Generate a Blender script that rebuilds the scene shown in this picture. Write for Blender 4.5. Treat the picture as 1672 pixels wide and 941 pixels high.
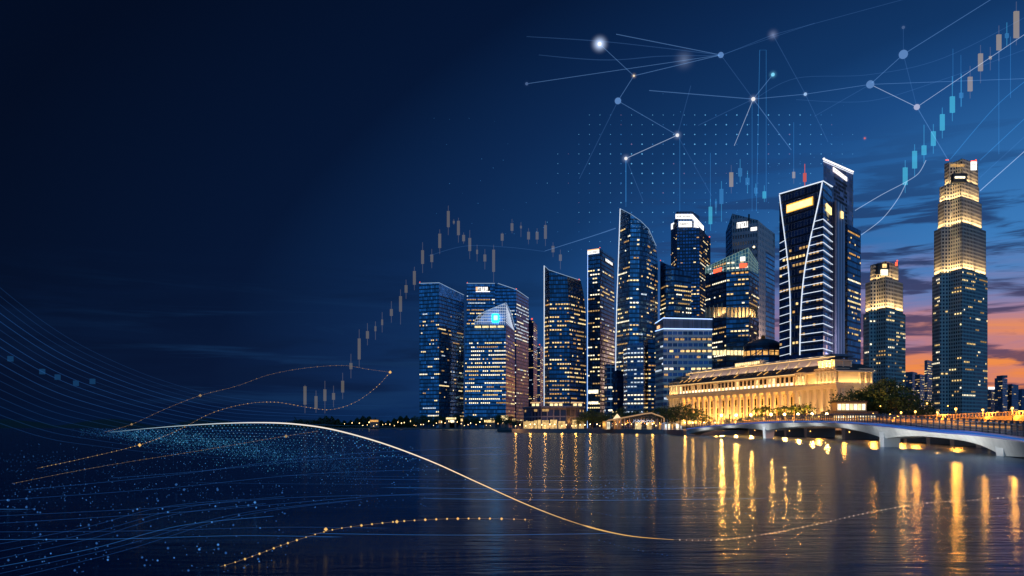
import bpy, bmesh, math, random
from mathutils import Vector, Matrix
R = math.radians
random.seed(11)
for o in list(bpy.data.objects): bpy.data.objects.remove(o)
sc = bpy.context.scene
COL = sc.collection

# ---------------------------------------------------------------- camera
F, HZ, CX, EYE = 1448.0, 697.0, 836.0, 4.0      # focal length and horizon measured on the photograph, eye height in metres
cam = bpy.data.cameras.new('camera'); camo = bpy.data.objects.new('camera', cam); COL.objects.link(camo)
camo.location = (0, 0, EYE); camo.rotation_euler = (R(90), 0, 0)
cam.sensor_width = 36; cam.lens = 36*F/1672; cam.shift_y = (HZ-470.5)/1672
cam.clip_start = 0.5; cam.clip_end = 30000
sc.camera = camo
vs = sc.view_settings
sc.display_settings.display_device = 'sRGB'
vs.view_transform = 'Standard'; vs.look = 'None'; vs.gamma = 1; vs.use_curve_mapping = False
vs.exposure = 0.0
sc.cycles.max_bounces = 6; sc.cycles.diffuse_bounces = 2; sc.cycles.glossy_bounces = 4
sc.cycles.transparent_max_bounces = 24; sc.cycles.volume_bounces = 0
sc.cycles.sample_clamp_indirect = 12.0
sc.cycles.use_denoising = True

# ---------------------------------------------------------------- node helper
class S:
    """a socket that writes Math nodes when calculated with"""
    def __init__(s, nt, k): s.nt, s.k = nt, k
    def op(s, f, *a):
        n = s.nt.nodes.new('ShaderNodeMath'); n.operation = f
        for i, v in enumerate((s,)+a):
            if isinstance(v, S): s.nt.links.new(v.k, n.inputs[i])
            else: n.inputs[i].default_value = v
        return S(s.nt, n.outputs[0])
    def __add__(s, o): return s.op('ADD', o)
    def __sub__(s, o): return s.op('SUBTRACT', o)
    def __mul__(s, o): return s.op('MULTIPLY', o)
    def __truediv__(s, o): return s.op('DIVIDE', o)
    def lt(s, v): return s.op('LESS_THAN', v)
    def gt(s, v): return s.op('GREATER_THAN', v)
    def fract(s): return s.op('FRACT')
    def floor(s): return s.op('FLOOR')
    def sstep(s, a, b):
        n = s.nt.nodes.new('ShaderNodeMapRange'); n.interpolation_type = 'SMOOTHSTEP'
        s.nt.links.new(s.k, n.inputs[0]); n.inputs[1].default_value = a; n.inputs[2].default_value = b
        return S(s.nt, n.outputs[0])
def comb(nt, x, y, z=0.0):
    n = nt.nodes.new('ShaderNodeCombineXYZ')
    for i, v in enumerate((x, y, z)):
        if isinstance(v, S): nt.links.new(v.k, n.inputs[i])
        else: n.inputs[i].default_value = v
    return n.outputs[0]
def noise(nt, vec, scale=1.0, detail=3.0, rough=0.5, dist=0.0):
    n = nt.nodes.new('ShaderNodeTexNoise'); n.inputs['Scale'].default_value = scale
    n.inputs['Detail'].default_value = detail; n.inputs['Roughness'].default_value = rough; n.inputs['Distortion'].default_value = dist
    nt.links.new(vec, n.inputs['Vector']); return S(nt, n.outputs[0])
def mixc(nt, f, a, b, blend='MIX'):
    n = nt.nodes.new('ShaderNodeMix'); n.data_type = 'RGBA'; n.blend_type = blend
    for i, v in ((0, f), (6, a), (7, b)):
        if isinstance(v, S): nt.links.new(v.k, n.inputs[i])
        elif isinstance(v, (float, int)): n.inputs[i].default_value = v
        elif isinstance(v, tuple): n.inputs[i].default_value = (*v[:3], 1)
        else: nt.links.new(v, n.inputs[i])
    return n.outputs[2]
def ramp(nt, fac, stops):
    n = nt.nodes.new('ShaderNodeValToRGB'); cr = n.color_ramp
    while len(cr.elements) < len(stops): cr.elements.new(0.5)
    for e, (p, c) in zip(cr.elements, stops): e.position = p; e.color = (*c, 1)
    nt.links.new(fac.k, n.inputs[0]); return n.outputs[0]

# ---------------------------------------------------------------- dusk sky
world = bpy.data.worlds.new('World'); sc.world = world; world.use_nodes = True
nt = world.node_tree; nt.nodes.clear()
tc = nt.nodes.new('ShaderNodeTexCoord')
sp = nt.nodes.new('ShaderNodeSeparateXYZ'); nt.links.new(tc.outputs['Generated'], sp.inputs[0])
X, Y, Z = (S(nt, sp.outputs[i]) for i in range(3))
az = X.op('ARCTAN2', Y)*57.2958
el = Z.op('ARCSINE')*57.2958
elp = el.op('MAXIMUM', 0.0)
q = (((az-38)/60).op('POWER', 2)+(elp/35).op('POWER', 2)).op('SQRT')
sky = ramp(nt, q/1.4, [(0, (.12, .33, .60)), (.24, (.045, .20, .50)), (.32, (.026, .140, .39)), (.41, (.0105, .070, .235)),
                       (.48, (.0050, .036, .130)), (.57, (.0030, .0205, .082)), (.68, (.0010, .0074, .034)), (.88, (.0005, .0036, .0160))])
# unseen blue brightness added behind and above the viewer to light the facades
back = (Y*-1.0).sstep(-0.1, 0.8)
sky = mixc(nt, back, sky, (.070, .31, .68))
zen = el.sstep(30, 75)
sky = mixc(nt, zen, sky, (.022, .11, .29))
# sunset band low on the right
wn = noise(nt, comb(nt, az*0.075, el*0.62), 1.0, 5, .6, .5)
wn2 = noise(nt, comb(nt, az*0.10+7.3, el*0.85), 1.0, 5, .6, .5)
wz = az.sstep(7.0, 22.0)*(az*-1.0).sstep(-43, -32)
warm = wz*((el+(wn-0.5)*4.0)*-1.0).sstep(-11.5, -3.0)
wcol = ramp(nt, (elp+(wn-0.5)*17.0)/13.5, [(0, (.90, .30, .055)), (.22, (.84, .25, .075)), (.45, (.55, .20, .20)), (.75, (.22, .19, .38)), (1, (.05, .15, .42))])
sky = mixc(nt, warm, sky, wcol)
cmask = (wn2.sstep(.47, .58))*(el*-1.0).sstep(-19, -11)*az.sstep(4, 16)*el.sstep(-.5, .8)
ccol = ramp(nt, elp/13.0, [(0, (.15, .065, .09)), (.35, (.085, .055, .12)), (.7, (.020, .036, .11)), (1, (.012, .042, .14))])
sky = mixc(nt, cmask*0.9, sky, ccol)
cm2 = noise(nt, comb(nt, az*0.06+3.1, el*0.55), 1.0, 5, .6, .4).sstep(.44, .66)*(el*-1.0).sstep(-13, -5)*(az*-1.0).sstep(-10, 2)
sky = mixc(nt, cm2*0.65, sky, (.0014, .0090, .038))
cm3 = noise(nt, comb(nt, az*0.05+11.0, el*0.8), 1.0, 5, .6, .6).sstep(.50, .68)*(el*-1.0).sstep(-12, -4)*(az*-1.0).sstep(-8, 4)*az.sstep(-32, -14)
sky = mixc(nt, cm3*0.5, sky, (.0062, .036, .115))
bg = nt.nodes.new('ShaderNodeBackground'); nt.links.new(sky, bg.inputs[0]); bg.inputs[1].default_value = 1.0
SUN_EL, SUN_AZ = -3.0, 40.0
nish = nt.nodes.new('ShaderNodeTexSky'); nish.sky_type = 'NISHITA'; nish.sun_disc = False
nish.sun_elevation = R(SUN_EL); nish.sun_rotation = R(SUN_AZ)
bg2 = nt.nodes.new('ShaderNodeBackground'); nt.links.new(nish.outputs[0], bg2.inputs[0]); bg2.inputs[1].default_value = 0.008
ad = nt.nodes.new('ShaderNodeAddShader'); nt.links.new(bg.outputs[0], ad.inputs[0]); nt.links.new(bg2.outputs[0], ad.inputs[1])
wo = nt.nodes.new('ShaderNodeOutputWorld'); nt.links.new(ad.outputs[0], wo.inputs[0])

sl = bpy.data.lights.new('sun', 'SUN'); slo = bpy.data.objects.new('sun', sl); COL.objects.link(slo)
sl.energy = 0.04; sl.angle = R(8); sl.color = (1, .55, .32)          # afterglow only: the sun itself has set
slo.rotation_euler = (R(88), 0, R(180-SUN_AZ))

# ---------------------------------------------------------------- materials
MATS = {}
def mat(name):
    m = bpy.data.materials.new(name); m.use_nodes = True; MATS[name] = m
    return m, m.node_tree, m.node_tree.nodes['Principled BSDF']
def solid(name, col, rough=.6, metal=0.0, var=.25, scale=.35, spec=.4, bump=0.0):
    m, nt, b = mat(name)
    tc = nt.nodes.new('ShaderNodeTexCoord')
    n = noise(nt, tc.outputs['Object'], scale, 5, .6)
    c = mixc(nt, n, tuple(v*(1-var) for v in col), tuple(min(1, v*(1+var)) for v in col))
    nt.links.new(c, b.inputs['Base Color']); b.inputs['Roughness'].default_value = rough; b.inputs['Metallic'].default_value = metal
    b.inputs['Specular IOR Level'].default_value = spec
    if bump:
        bn = nt.nodes.new('ShaderNodeBump'); bn.inputs['Strength'].default_value = bump; nt.links.new(n.k, bn.inputs['Height'])
        nt.links.new(bn.outputs[0], b.inputs['Normal'])
    return m
def emit(name, col, strength, sample=False, var=0.0, scale=.5):
    m = bpy.data.materials.new(name); m.use_nodes = True; MATS[name] = m
    nt = m.node_tree; nt.nodes.clear()
    e = nt.nodes.new('ShaderNodeEmission'); o = nt.nodes.new('ShaderNodeOutputMaterial')
    e.inputs[0].default_value = (*col, 1); e.inputs[1].default_value = strength
    if var:
        tc = nt.nodes.new('ShaderNodeTexCoord')
        n = noise(nt, tc.outputs['Object'], scale, 2, .5)
        k = ((n-.5)*(2*var*2.2)+1.0).op('MAXIMUM', 0.12)*strength
        if name.startswith('window_'):        # the mullions between the panes of a run
            uv = nt.nodes.new('ShaderNodeUVMap'); us = nt.nodes.new('ShaderNodeSeparateXYZ'); nt.links.new(uv.outputs[0], us.inputs[0])
            k = k*(S(nt, us.outputs[0]).fract().lt(S(nt, us.outputs[1])*-1.0+1.0)*.95+.05)
        nt.links.new(k.k, e.inputs[1])
    nt.links.new(e.outputs[0], o.inputs[0])
    m.cycles.emission_sampling = 'AUTO' if sample else 'NONE'
    return m
def glow(name, col, strength=1.0):
    """thin light: adds its colour to whatever is behind it"""
    m = bpy.data.materials.new(name); m.use_nodes = True; MATS[name] = m
    nt = m.node_tree; nt.nodes.clear()
    e = nt.nodes.new('ShaderNodeEmission'); t = nt.nodes.new('ShaderNodeBsdfTransparent'); a = nt.nodes.new('ShaderNodeAddShader'); o = nt.nodes.new('ShaderNodeOutputMaterial')
    e.inputs[0].default_value = (*col, 1); e.inputs[1].default_value = strength/2      # a closed tube is crossed twice
    nt.links.new(e.outputs[0], a.inputs[0]); nt.links.new(t.outputs[0], a.inputs[1]); nt.links.new(a.outputs[0], o.inputs[0])
    m.cycles.emission_sampling = 'NONE'
    return m
def facade(name, glass, span, fh, bay, sf=.30, mf=.10, rough=.10, metal=.55, srough=.45, u_win=None, tilt=.035):
    """curtain wall in metres: floors fh high, bays bay wide; a spandrel takes sf of a floor and a mullion mf of a bay"""
    m, nt, b = mat(name)
    uv = nt.nodes.new('ShaderNodeUVMap')
    sp = nt.nodes.new('ShaderNodeSeparateXYZ'); nt.links.new(uv.outputs[0], sp.inputs[0])
    U, Vv = S(nt, sp.outputs[0])/bay, S(nt, sp.outputs[1])/fh
    wn = nt.nodes.new('ShaderNodeTexWhiteNoise'); wn.noise_dimensions = '2D'
    nt.links.new(comb(nt, U.floor(), Vv.floor()), wn.inputs['Vector'])
    r = S(nt, wn.outputs['Value'])
    frame = Vv.fract().lt(sf).op('MAXIMUM', U.fract().lt(mf))
    tc = nt.nodes.new('ShaderNodeTexCoord')
    big = noise(nt, tc.outputs['Object'], .02, 3, .5)
    g = mixc(nt, r, tuple(v*.45 for v in glass), tuple(v*1.45 for v in glass))
    s_ = mixc(nt, big, tuple(v*.7 for v in span), tuple(v*1.25 for v in span))
    nt.links.new(mixc(nt, frame, g, s_), b.inputs['Base Color'])
    nt.links.new((frame*(srough-rough)+rough).k, b.inputs['Roughness'])
    nt.links.new(((frame*-1.0+1.0)*metal).k, b.inputs['Metallic'])
    geo = nt.nodes.new('ShaderNodeNewGeometry')
    v1 = nt.nodes.new('ShaderNodeVectorMath'); v1.operation = 'SUBTRACT'; nt.links.new(wn.outputs['Color'], v1.inputs[0]); v1.inputs[1].default_value = (.5, .5, .5)
    v2 = nt.nodes.new('ShaderNodeVectorMath'); v2.operation = 'SCALE'; nt.links.new(v1.outputs[0], v2.inputs[0]); v2.inputs['Scale'].default_value = tilt
    v3 = nt.nodes.new('ShaderNodeVectorMath'); v3.operation = 'ADD'; nt.links.new(geo.outputs['Normal'], v3.inputs[0]); nt.links.new(v2.outputs[0], v3.inputs[1])
    v4 = nt.nodes.new('ShaderNodeVectorMath'); v4.operation = 'NORMALIZE'; nt.links.new(v3.outputs[0], v4.inputs[0])
    bn = nt.nodes.new('ShaderNodeBump'); bn.inputs['Strength'].default_value = .6; bn.inputs['Distance'].default_value = .25
    nt.links.new(frame.k, bn.inputs['Height']); nt.links.new(v4.outputs[0], bn.inputs['Normal'])
    nt.links.new(bn.outputs[0], b.inputs['Normal'])
    return m
def punched(name, stone, fh, bay, wu=(.25, .78), wv=(.30, .82), glass=(.012, .02, .04)):
    """stone wall with a punched window in every bay of every floor"""
    m, nt, b = mat(name)
    uv = nt.nodes.new('ShaderNodeUVMap')
    sp = nt.nodes.new('ShaderNodeSeparateXYZ'); nt.links.new(uv.outputs[0], sp.inputs[0])
    U, Vv = S(nt, sp.outputs[0])/bay, S(nt, sp.outputs[1])/fh
    uf, vf = U.fract(), Vv.fract()
    win = uf.gt(wu[0])*uf.lt(wu[1])*vf.gt(wv[0])*vf.lt(wv[1])
    wn = nt.nodes.new('ShaderNodeTexWhiteNoise'); wn.noise_dimensions = '2D'
    nt.links.new(comb(nt, U.floor(), Vv.floor()), wn.inputs['Vector'])
    r = S(nt, wn.outputs['Value'])
    tc = nt.nodes.new('ShaderNodeTexCoord')
    n = noise(nt, tc.outputs['Object'], .12, 5, .65)
    st = mixc(nt, n, tuple(v*.78 for v in stone), tuple(v*1.2 for v in stone))
    gl = mixc(nt, r, tuple(v*.4 for v in glass), tuple(v*2.2 for v in glass))
    nt.links.new(mixc(nt, win, st, gl), b.inputs['Base Color'])
    nt.links.new((win*-.55+.7).k, b.inputs['Roughness'])
    bn = nt.nodes.new('ShaderNodeBump'); bn.inputs['Strength'].default_value = .8; bn.inputs['Distance'].default_value = .4
    nt.links.new((win*-1.0).k, bn.inputs['Height']); nt.links.new(bn.outputs[0], b.inputs['Normal'])
    return m

# emission: windows and lamps
WIN = [emit('window_light_warm', (1.0, .66, .26), 1.25, var=.5), emit('window_light_yellow', (1.0, .76, .36), 1.6, var=.45),
       emit('window_light_pale', (1.0, .88, .62), 1.7, var=.45), emit('window_light_dim', (1.0, .58, .22), .6, var=.5),
       emit('window_light_cool', (.75, .88, 1.0), 1.0, var=.45), emit('window_light_amber', (1.0, .5, .14), .9, var=.5)]
NEON = emit('neon_white', (.78, .87, 1.0), 1.15); NEONB = emit('neon_blue', (.35, .55, 1.0), 2.2)
NEONW = emit('neon_soft', (.45, .68, 1.0), .55)
SIGNW = emit('sign_white', (1, .97, .93), 1.7); SIGNY = emit('sign_yellow', (1.0, .70, .25), 2.2, var=.15, scale=.25)
SIGNYE = emit('sign_yellow_edge', (1.0, .45, .06), 1.5)
SIGNC = emit('sign_cyan', (.008, .42, 1.0), 6.0, True); SIGNCW = emit('sign_cyan_core', (.5, .95, 1.0), 1.6)
SIGNR = emit('sign_red', (1.0, .10, .04), 2.2); SIGNO = emit('sign_orange', (1.0, .52, .25), 1.4)
BEACON = emit('beacon_red', (1.0, .12, .06), 1.6)
INK = solid('sign_ink', (.02, .03, .06), .5)
WARMSTRIP = emit('cornice_light', (1.0, .62, .24), 1.5, sample=False)
ROOF = solid('roof_membrane', (.05, .06, .08), .8); DARKM = solid('dark_metal', (.03, .035, .045), .4, .6)

# ---------------------------------------------------------------- mesh helpers
def gp(px, D): return Vector(((px-CX)/F*D, D))
def P(px, py, D): return Vector(((px-CX)/F*D, D, EYE+(HZ-py)/F*D))
def zz(py, D): return EYE+(HZ-py)/F*D
class MB:
    def __init__(s): s.v = []; s.f = []; s.uv = []; s.mi = []
    def quad(s, pts, uv=None, mi=0):
        n = len(s.v); s.v += [tuple(p) for p in pts]; s.f.append(tuple(range(n, n+len(pts)))); s.uv += uv or [(0, 0)]*len(pts); s.mi.append(mi)
    def box(s, a, b, mi=0):
        x0, y0, z0 = a; x1, y1, z1 = b
        c = [(x0, y0, z0), (x1, y0, z0), (x1, y1, z0), (x0, y1, z0), (x0, y0, z1), (x1, y0, z1), (x1, y1, z1), (x0, y1, z1)]
        s.hexa(c, mi)
    def hexa(s, c, mi=0):
        for f in ((3, 2, 1, 0), (4, 5, 6, 7), (0, 1, 5, 4), (1, 2, 6, 5), (2, 3, 7, 6), (3, 0, 4, 7)): s.quad([c[i] for i in f], mi=mi)
    def prism(s, pts, z0, z1, top=None, mi=0, sc=1.0):
        """pts counter-clockwise 2D; sc tapers the top towards the middle"""
        cx = sum(p[0] for p in pts)/len(pts); cy = sum(p[1] for p in pts)/len(pts)
        t = [(cx+(p[0]-cx)*sc, cy+(p[1]-cy)*sc) for p in pts]
        n = len(pts); u = 0
        for i in range(n):
            j = (i+1) % n; L = math.hypot(pts[j][0]-pts[i][0], pts[j][1]-pts[i][1])
            s.quad([(*pts[i][:2], z0), (*pts[j][:2], z0), (*t[j], z1), (*t[i], z1)], [(u, z0), (u+L, z0), (u+L, z1), (u, z1)], mi); u += L
        s.quad([(*p, z1) for p in t], mi=mi); s.quad([(*p[:2], z0) for p in reversed(pts)], mi=mi)
    def tube(s, pts, r, n=5, mi=0, closed=False):
        pts = [Vector(p) for p in pts]; rings = []
        for i, p in enumerate(pts):
            a = pts[max(i-1, 0)]; b = pts[min(i+1, len(pts)-1)]
            t = (b-a).normalized(); up = Vector((0, 0, 1)) if abs(t.z) < .95 else Vector((1, 0, 0))
            x = t.cross(up).normalized(); y = x.cross(t)
            rr = r[i] if isinstance(r, (list, tuple)) else r
            rings.append([p+(x*math.cos(k*2*math.pi/n+.4)+y*math.sin(k*2*math.pi/n+.4))*rr for k in range(n)])
        for A, B in zip(rings, rings[1:]):
            for k in range(n): s.quad([A[k], A[(k+1) % n], B[(k+1) % n], B[k]], mi=mi)
        s.quad(rings[0][::-1], mi=mi); s.quad(rings[-1], mi=mi)
    def octa(s, p, r, mi=0):
        p = Vector(p); d = [Vector(v)*r for v in ((1, 0, 0), (0, 1, 0), (-1, 0, 0), (0, -1, 0))]
        t, b = p+Vector((0, 0, r)), p-Vector((0, 0, r))
        for k in range(4): s.quad([p+d[k], p+d[(k+1) % 4], t], mi=mi); s.quad([p+d[(k+1) % 4], p+d[k], b], mi=mi)
    def build(s, name, mats, parent=None, smooth=False):
        me = bpy.data.meshes.new(name); me.from_pydata(s.v, [], s.f)
        ul = me.uv_layers.new(name='UVMap'); fl = [c for t in s.uv for c in t]
        if len(fl) == 2*len(me.loops): ul.data.foreach_set('uv', fl)
        for m in (mats if isinstance(mats, (list, tuple)) else [mats]): me.materials.append(m)
        if len(me.materials) > 1: me.polygons.foreach_set('material_index', s.mi)
        if smooth: me.polygons.foreach_set('use_smooth', [True]*len(me.polygons))
        o = bpy.data.objects.new(name, me); COL.objects.link(o)
        if parent is not None:
            o.parent = parent
            if not parent.get('_local'): o.matrix_parent_inverse = Matrix.Translation(-parent.location)
        return o
def tag(o, label=None, cat=None, group=None, kind=None):
    if label: o['label'] = label
    if cat: o['category'] = cat
    if group: o['group'] = group
    if kind: o['kind'] = kind
    return o
def empty(name, loc, label, cat, group=None, rz=None):
    o = bpy.data.objects.new(name, None); COL.objects.link(o); o.location = loc; o.empty_display_size = .1
    if rz is not None: o.rotation_euler = (0, 0, rz); o['_local'] = 1
    return tag(o, label, cat, group)
def copy_tree(o, parent=None):
    c = o.copy(); COL.objects.link(c)
    if parent is not None: c.parent = parent
    for ch in list(o.children): copy_tree(ch, c)
    return c
def ico(name, m, r, sub=2, parent=None, loc=(0, 0, 0)):
    bm = bmesh.new(); bmesh.ops.create_icosphere(bm, subdivisions=sub, radius=r)
    me = bpy.data.meshes.new(name); bm.to_mesh(me); bm.free(); me.materials.append(m)
    me.polygons.foreach_set('use_smooth', [True]*len(me.polygons))
    o = bpy.data.objects.new(name, me); COL.objects.link(o); o.location = loc
    if parent is not None: o.parent = parent
    return o
def area(name, loc, sx, sy, direction, power, col, parent=None, along=None, spread=None):
    l = bpy.data.lights.new(name, 'AREA'); l.shape = 'RECTANGLE'; l.size = sx; l.size_y = sy; l.energy = power; l.color = col
    if spread: l.spread = R(spread)
    o = bpy.data.objects.new(name, l); COL.objects.link(o)
    zc = -Vector(direction).normalized()
    xa = Vector(along) if along is not None else Vector((1, 0, 0))
    xa = (xa-zc*xa.dot(zc)).normalized(); ya = zc.cross(xa)
    o.matrix_world = Matrix.Translation(Vector(loc)) @ Matrix((xa, ya, zc)).transposed().to_4x4()
    if parent is not None:
        mw = o.matrix_world.copy(); o.parent = parent
        o.matrix_parent_inverse = (Matrix.Translation(parent.location) @ parent.rotation_euler.to_matrix().to_4x4()).inverted(); o.matrix_basis = mw
    return o
def point(name, loc, power, col, r=.3):
    l = bpy.data.lights.new(name, 'POINT'); l.energy = power; l.color = col; l.shadow_soft_size = r
    o = bpy.data.objects.new(name, l); COL.objects.link(o); o.location = loc; return o

# ---------------------------------------------------------------- water and land
LAND = 2.2
def build_water():
    m, nt, b = mat('bay_water')
    nt.nodes.remove(b); b = nt.nodes.new('ShaderNodeBsdfGlossy'); df = nt.nodes.new('ShaderNodeBsdfDiffuse'); fr = nt.nodes.new('ShaderNodeFresnel'); mx = nt.nodes.new('ShaderNodeMixShader')
    fr.inputs['IOR'].default_value = 1.2; nt.links.new((S(nt, fr.outputs[0])*.60).k, mx.inputs[0]); nt.links.new(df.outputs[0], mx.inputs[1]); nt.links.new(b.outputs[0], mx.inputs[2])
    nt.links.new(mx.outputs[0], nt.nodes['Material Output'].inputs[0]); df.inputs[0].default_value = (.0015, .010, .038, 1)
    geo = nt.nodes.new('ShaderNodeNewGeometry')
    b.inputs['Color'].default_value = (.74, .88, 1, 1); b.inputs['Roughness'].default_value = .175
    mp = nt.nodes.new('ShaderNodeMapping'); mp.inputs['Scale'].default_value = (.22, 1.0, 1); nt.links.new(geo.outputs['Position'], mp.inputs[0])
    n1 = noise(nt, mp.outputs[0], 1.6, 3, .55, .4); n2 = noise(nt, mp.outputs[0], .22, 2, .5, .3)
    hgt = n1*.05+n2*.12+noise(nt, geo.outputs['Position'], 2.2, 2, .5)*.012
    bn = nt.nodes.new('ShaderNodeBump'); bn.inputs['Strength'].default_value = .55; bn.inputs['Distance'].default_value = 1.0
    nt.links.new(hgt.k, bn.inputs['Height']); nt.links.new(bn.outputs[0], b.inputs['Normal']); nt.links.new(bn.outputs[0], fr.inputs['Normal'])
    w = MB(); w.quad([(-9000, -600, 0), (9000, -600, 0), (9000, 16000, 0), (-9000, 16000, 0)])
    tag(w.build('water', m), 'dark blue bay water with long coloured light reflections', kind='structure')
build_water()
ASPH = solid('paving', (.10, .10, .11), .8, 0, .3, .05)
QUAY = solid('quay_concrete', (.12, .125, .14), .75, 0, .35, .2)
def land(name, pts, z, label):
    l = MB(); l.prism([tuple(gp(*p)) for p in pts], -2, z)
    return tag(l.build(name, [ASPH]), label, kind='structure')
land('promenade_ground', [(812, 640), (836, 592), (960, 572), (1085, 500), (1116, 424), (1215, 436), (1300, 452), (1480, 470), (1900, 520), (2300, 3500), (1400, 3500), (860, 1450)], LAND, 'paved waterfront promenade below the hotel and towers')
land('far_shore_ground', [(380, 1540), (520, 1500), (860, 1480), (1390, 3495), (300, 3490)], LAND, 'flat far shore under the left towers')
# a low dark ridge on the far left horizon
def ridge():
    m = MB(); prev = None
    mt = solid('hill_cover', (.02, .03, .03), .9)
    for i in range(61):
        px = -300+i*22; h = 10+14*abs(math.sin(i*.37))+9*math.sin(i*.9+1)+random.uniform(0, 5)
        if px > 700: h *= .7
        a = gp(px, 2700); b2 = gp(px, 3000)
        cur = ((a.x, a.y, -1), (a.x, a.y+60, max(4, h*.75)), (b2.x, b2.y, max(5, h*.9)), (b2.x, b2.y+200, -1))
        if prev:
            for k in range(3): m.quad([prev[k], cur[k], cur[k+1], prev[k+1]])
        prev = cur
    tag(m.build('hills', mt, smooth=True), 'low dark wooded hills across the bay', kind='structure')
ridge()

# ---------------------------------------------------------------- towers
NTOW = []
def tower(name, label, rings, m, z0=LAND, back=45, roof=None, cat='skyscraper', inset=4, roofname='roof'):
    """rings: bottom to top, each the visible wall corners from left to right as (px, distance, py); py None = the ground"""
    rg = []
    for r in rings:
        row = []
        for c in r:
            p = gp(c[0], c[1]); row.append(Vector((p.x, p.y, z0 if c[2] is None else zz(c[2], c[1]))))
        l, rr = r[0], r[-1]
        pr = gp(rr[0]-inset, rr[1]+back); pl = gp(l[0]+inset, l[1]+back)
        row.append(Vector((pr.x, pr.y, row[len(r)-1].z))); row.append(Vector((pl.x, pl.y, row[0].z)))
        rg.append(row)
    base = rg[0]; n = len(base)
    cen = sum(base, Vector())/n
    root = empty(name, (cen.x, cen.y, z0), label, cat)
    us = [0.0]
    for i in range(n): us.append(us[-1]+(base[(i+1) % n]-base[i]).xy.length)
    w = MB()
    for A, B in zip(rg, rg[1:]):
        for i in range(n):
            j = (i+1) % n
            w.quad([A[i], A[j], B[j], B[i]], [(us[i], A[i].z), (us[i+1], A[j].z), (us[i+1], B[j].z), (us[i], B[i].z)])
    w.build('curtain_wall', m, root)
    t = MB(); t.quad([p for p in rg[-1]]); t.build(roofname, roof or ROOF, root)
    T = dict(root=root, rg=rg, n=len(rings[0]), us=us); NTOW.append(T)
    return T
def edge_at(T, i, z):
    for A, B in zip(T['rg'], T['rg'][1:]):
        if A[i].z <= z <= B[i].z+1e-6: return A[i].lerp(B[i], (z-A[i].z)/max(B[i].z-A[i].z, 1e-6))
    return None
def wall_frame(T, i, z):
    a, b = edge_at(T, i, z), edge_at(T, i+1, z)
    if a is None or b is None: return None
    d = (b-a); d.z = 0; L = d.length
    if L < .5: return None
    d /= L; nrm = Vector((d.y, -d.x, 0))          # walls run left to right as seen by the viewer: the outside is on the right hand
    return a, d, L, nrm
def lit(T, fh, bay, p=.25, rows=.3, seed=1, walls=None, zr=(8, 1e4), pal=(0, 0, 1, 1, 2, 3, 3, 4), hfrac=.30, off=.18, runlen=3.0, sf=.38, most=70, dense=None, wide=.66):
    """lit rooms: runs of panes that someone left on; the largest runs are parts of their own, the rest one part"""
    rnd = random.Random(seed); runs = []
    for i in (walls if walls is not None else range(T['n']-1)):
        top = max(T['rg'][-1][i].z, T['rg'][-1][i+1].z)
        bay *= 1.0
        k0, k1 = int(zr[0]/fh)+1, int(min(top, zr[1])/fh)
        for k in range(k0, k1):
            z = k*fh
            fr = wall_frame(T, i, z+fh)
            if fr is None: continue
            a, d, L, nrm = fr
            wb = wall_frame(T, i, z)
            if wb: a = wb[0].lerp(a, .5); L = min(L, wb[2])
            pf = p*(2.6 if rnd.random() < rows else .45)
            if dense: pf *= dense(z, i)
            nb = int(L/bay); j = 0
            while j < nb:
                if rnd.random() < pf/max(runlen*.6, 1):
                    ln = min(nb-j, 1+int(rnd.expovariate(1/runlen)))
                    runs.append((i, z, j, ln, a.copy(), d, nrm, rnd.choice(pal), bay*(L/(nb*bay)) if nb else bay)); j += ln
                j += 1
    runs.sort(key=lambda r: -r[3])
    rest = MB()
    for k, (i, z, j, ln, a, d, nrm, c, bw) in enumerate(runs):
        mb = MB() if k < most else rest
        zb, zt = z+fh*sf, z+fh*(sf+hfrac)
        if k < most:
            g_ = (1-wide); u0, u1 = (j+g_/2)*bw, (j+ln-g_/2)*bw; p0 = a+d*u0+nrm*off; p1 = a+d*u1+nrm*off
            mb.quad([(p0.x, p0.y, zb), (p1.x, p1.y, zb), (p1.x, p1.y, zt), (p0.x, p0.y, zt)], [(0.001, g_), (ln-g_-.001, g_), (ln-g_-.001, g_), (0.001, g_)])
        for q_ in range(ln if k >= most else 0):
            if ln > 2 and k >= most and rnd.random() < .08: continue
            u0, u1 = (j+q_+(1-wide)/2)*bw, (j+q_+1-(1-wide)/2)*bw
            p0 = a+d*u0+nrm*off; p1 = a+d*u1+nrm*off
            zt2 = zt-(fh*hfrac*.35 if rnd.random() < .2 else 0)
            mb.quad([(p0.x, p0.y, zb), (p1.x, p1.y, zb), (p1.x, p1.y, zt2), (p0.x, p0.y, zt2)], mi=c)
        if k < most and mb.v:
            mb.mi = [0]*len(mb.mi); mb.build('lit_window', WIN[c], T['root'])
    if rest.v: rest.build('lit_windows', WIN, T['root'])['kind'] = 'stuff'
def line_hit(T, i, px, z):
    """the point of wall i that shows at column px"""
    a, d, L, nrm = wall_frame(T, i, z)
    k = (px-CX)/F
    t = (k*a.y-a.x)/(d.x-k*d.y)
    return a+d*t, d, nrm
def on_wall(T, i, px, py):
    lo_ = max(T['rg'][0][i].z, T['rg'][0][i+1].z)+.05; hi_ = min(T['rg'][-1][i].z, T['rg'][-1][i+1].z)-.05
    p, d, nrm = line_hit(T, i, px, lo_)
    for _ in range(4):
        p, d, nrm = line_hit(T, i, px, min(max(zz(py, p.y), lo_), hi_))
    return Vector((p.x, p.y, zz(py, p.y))), d, nrm
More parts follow.
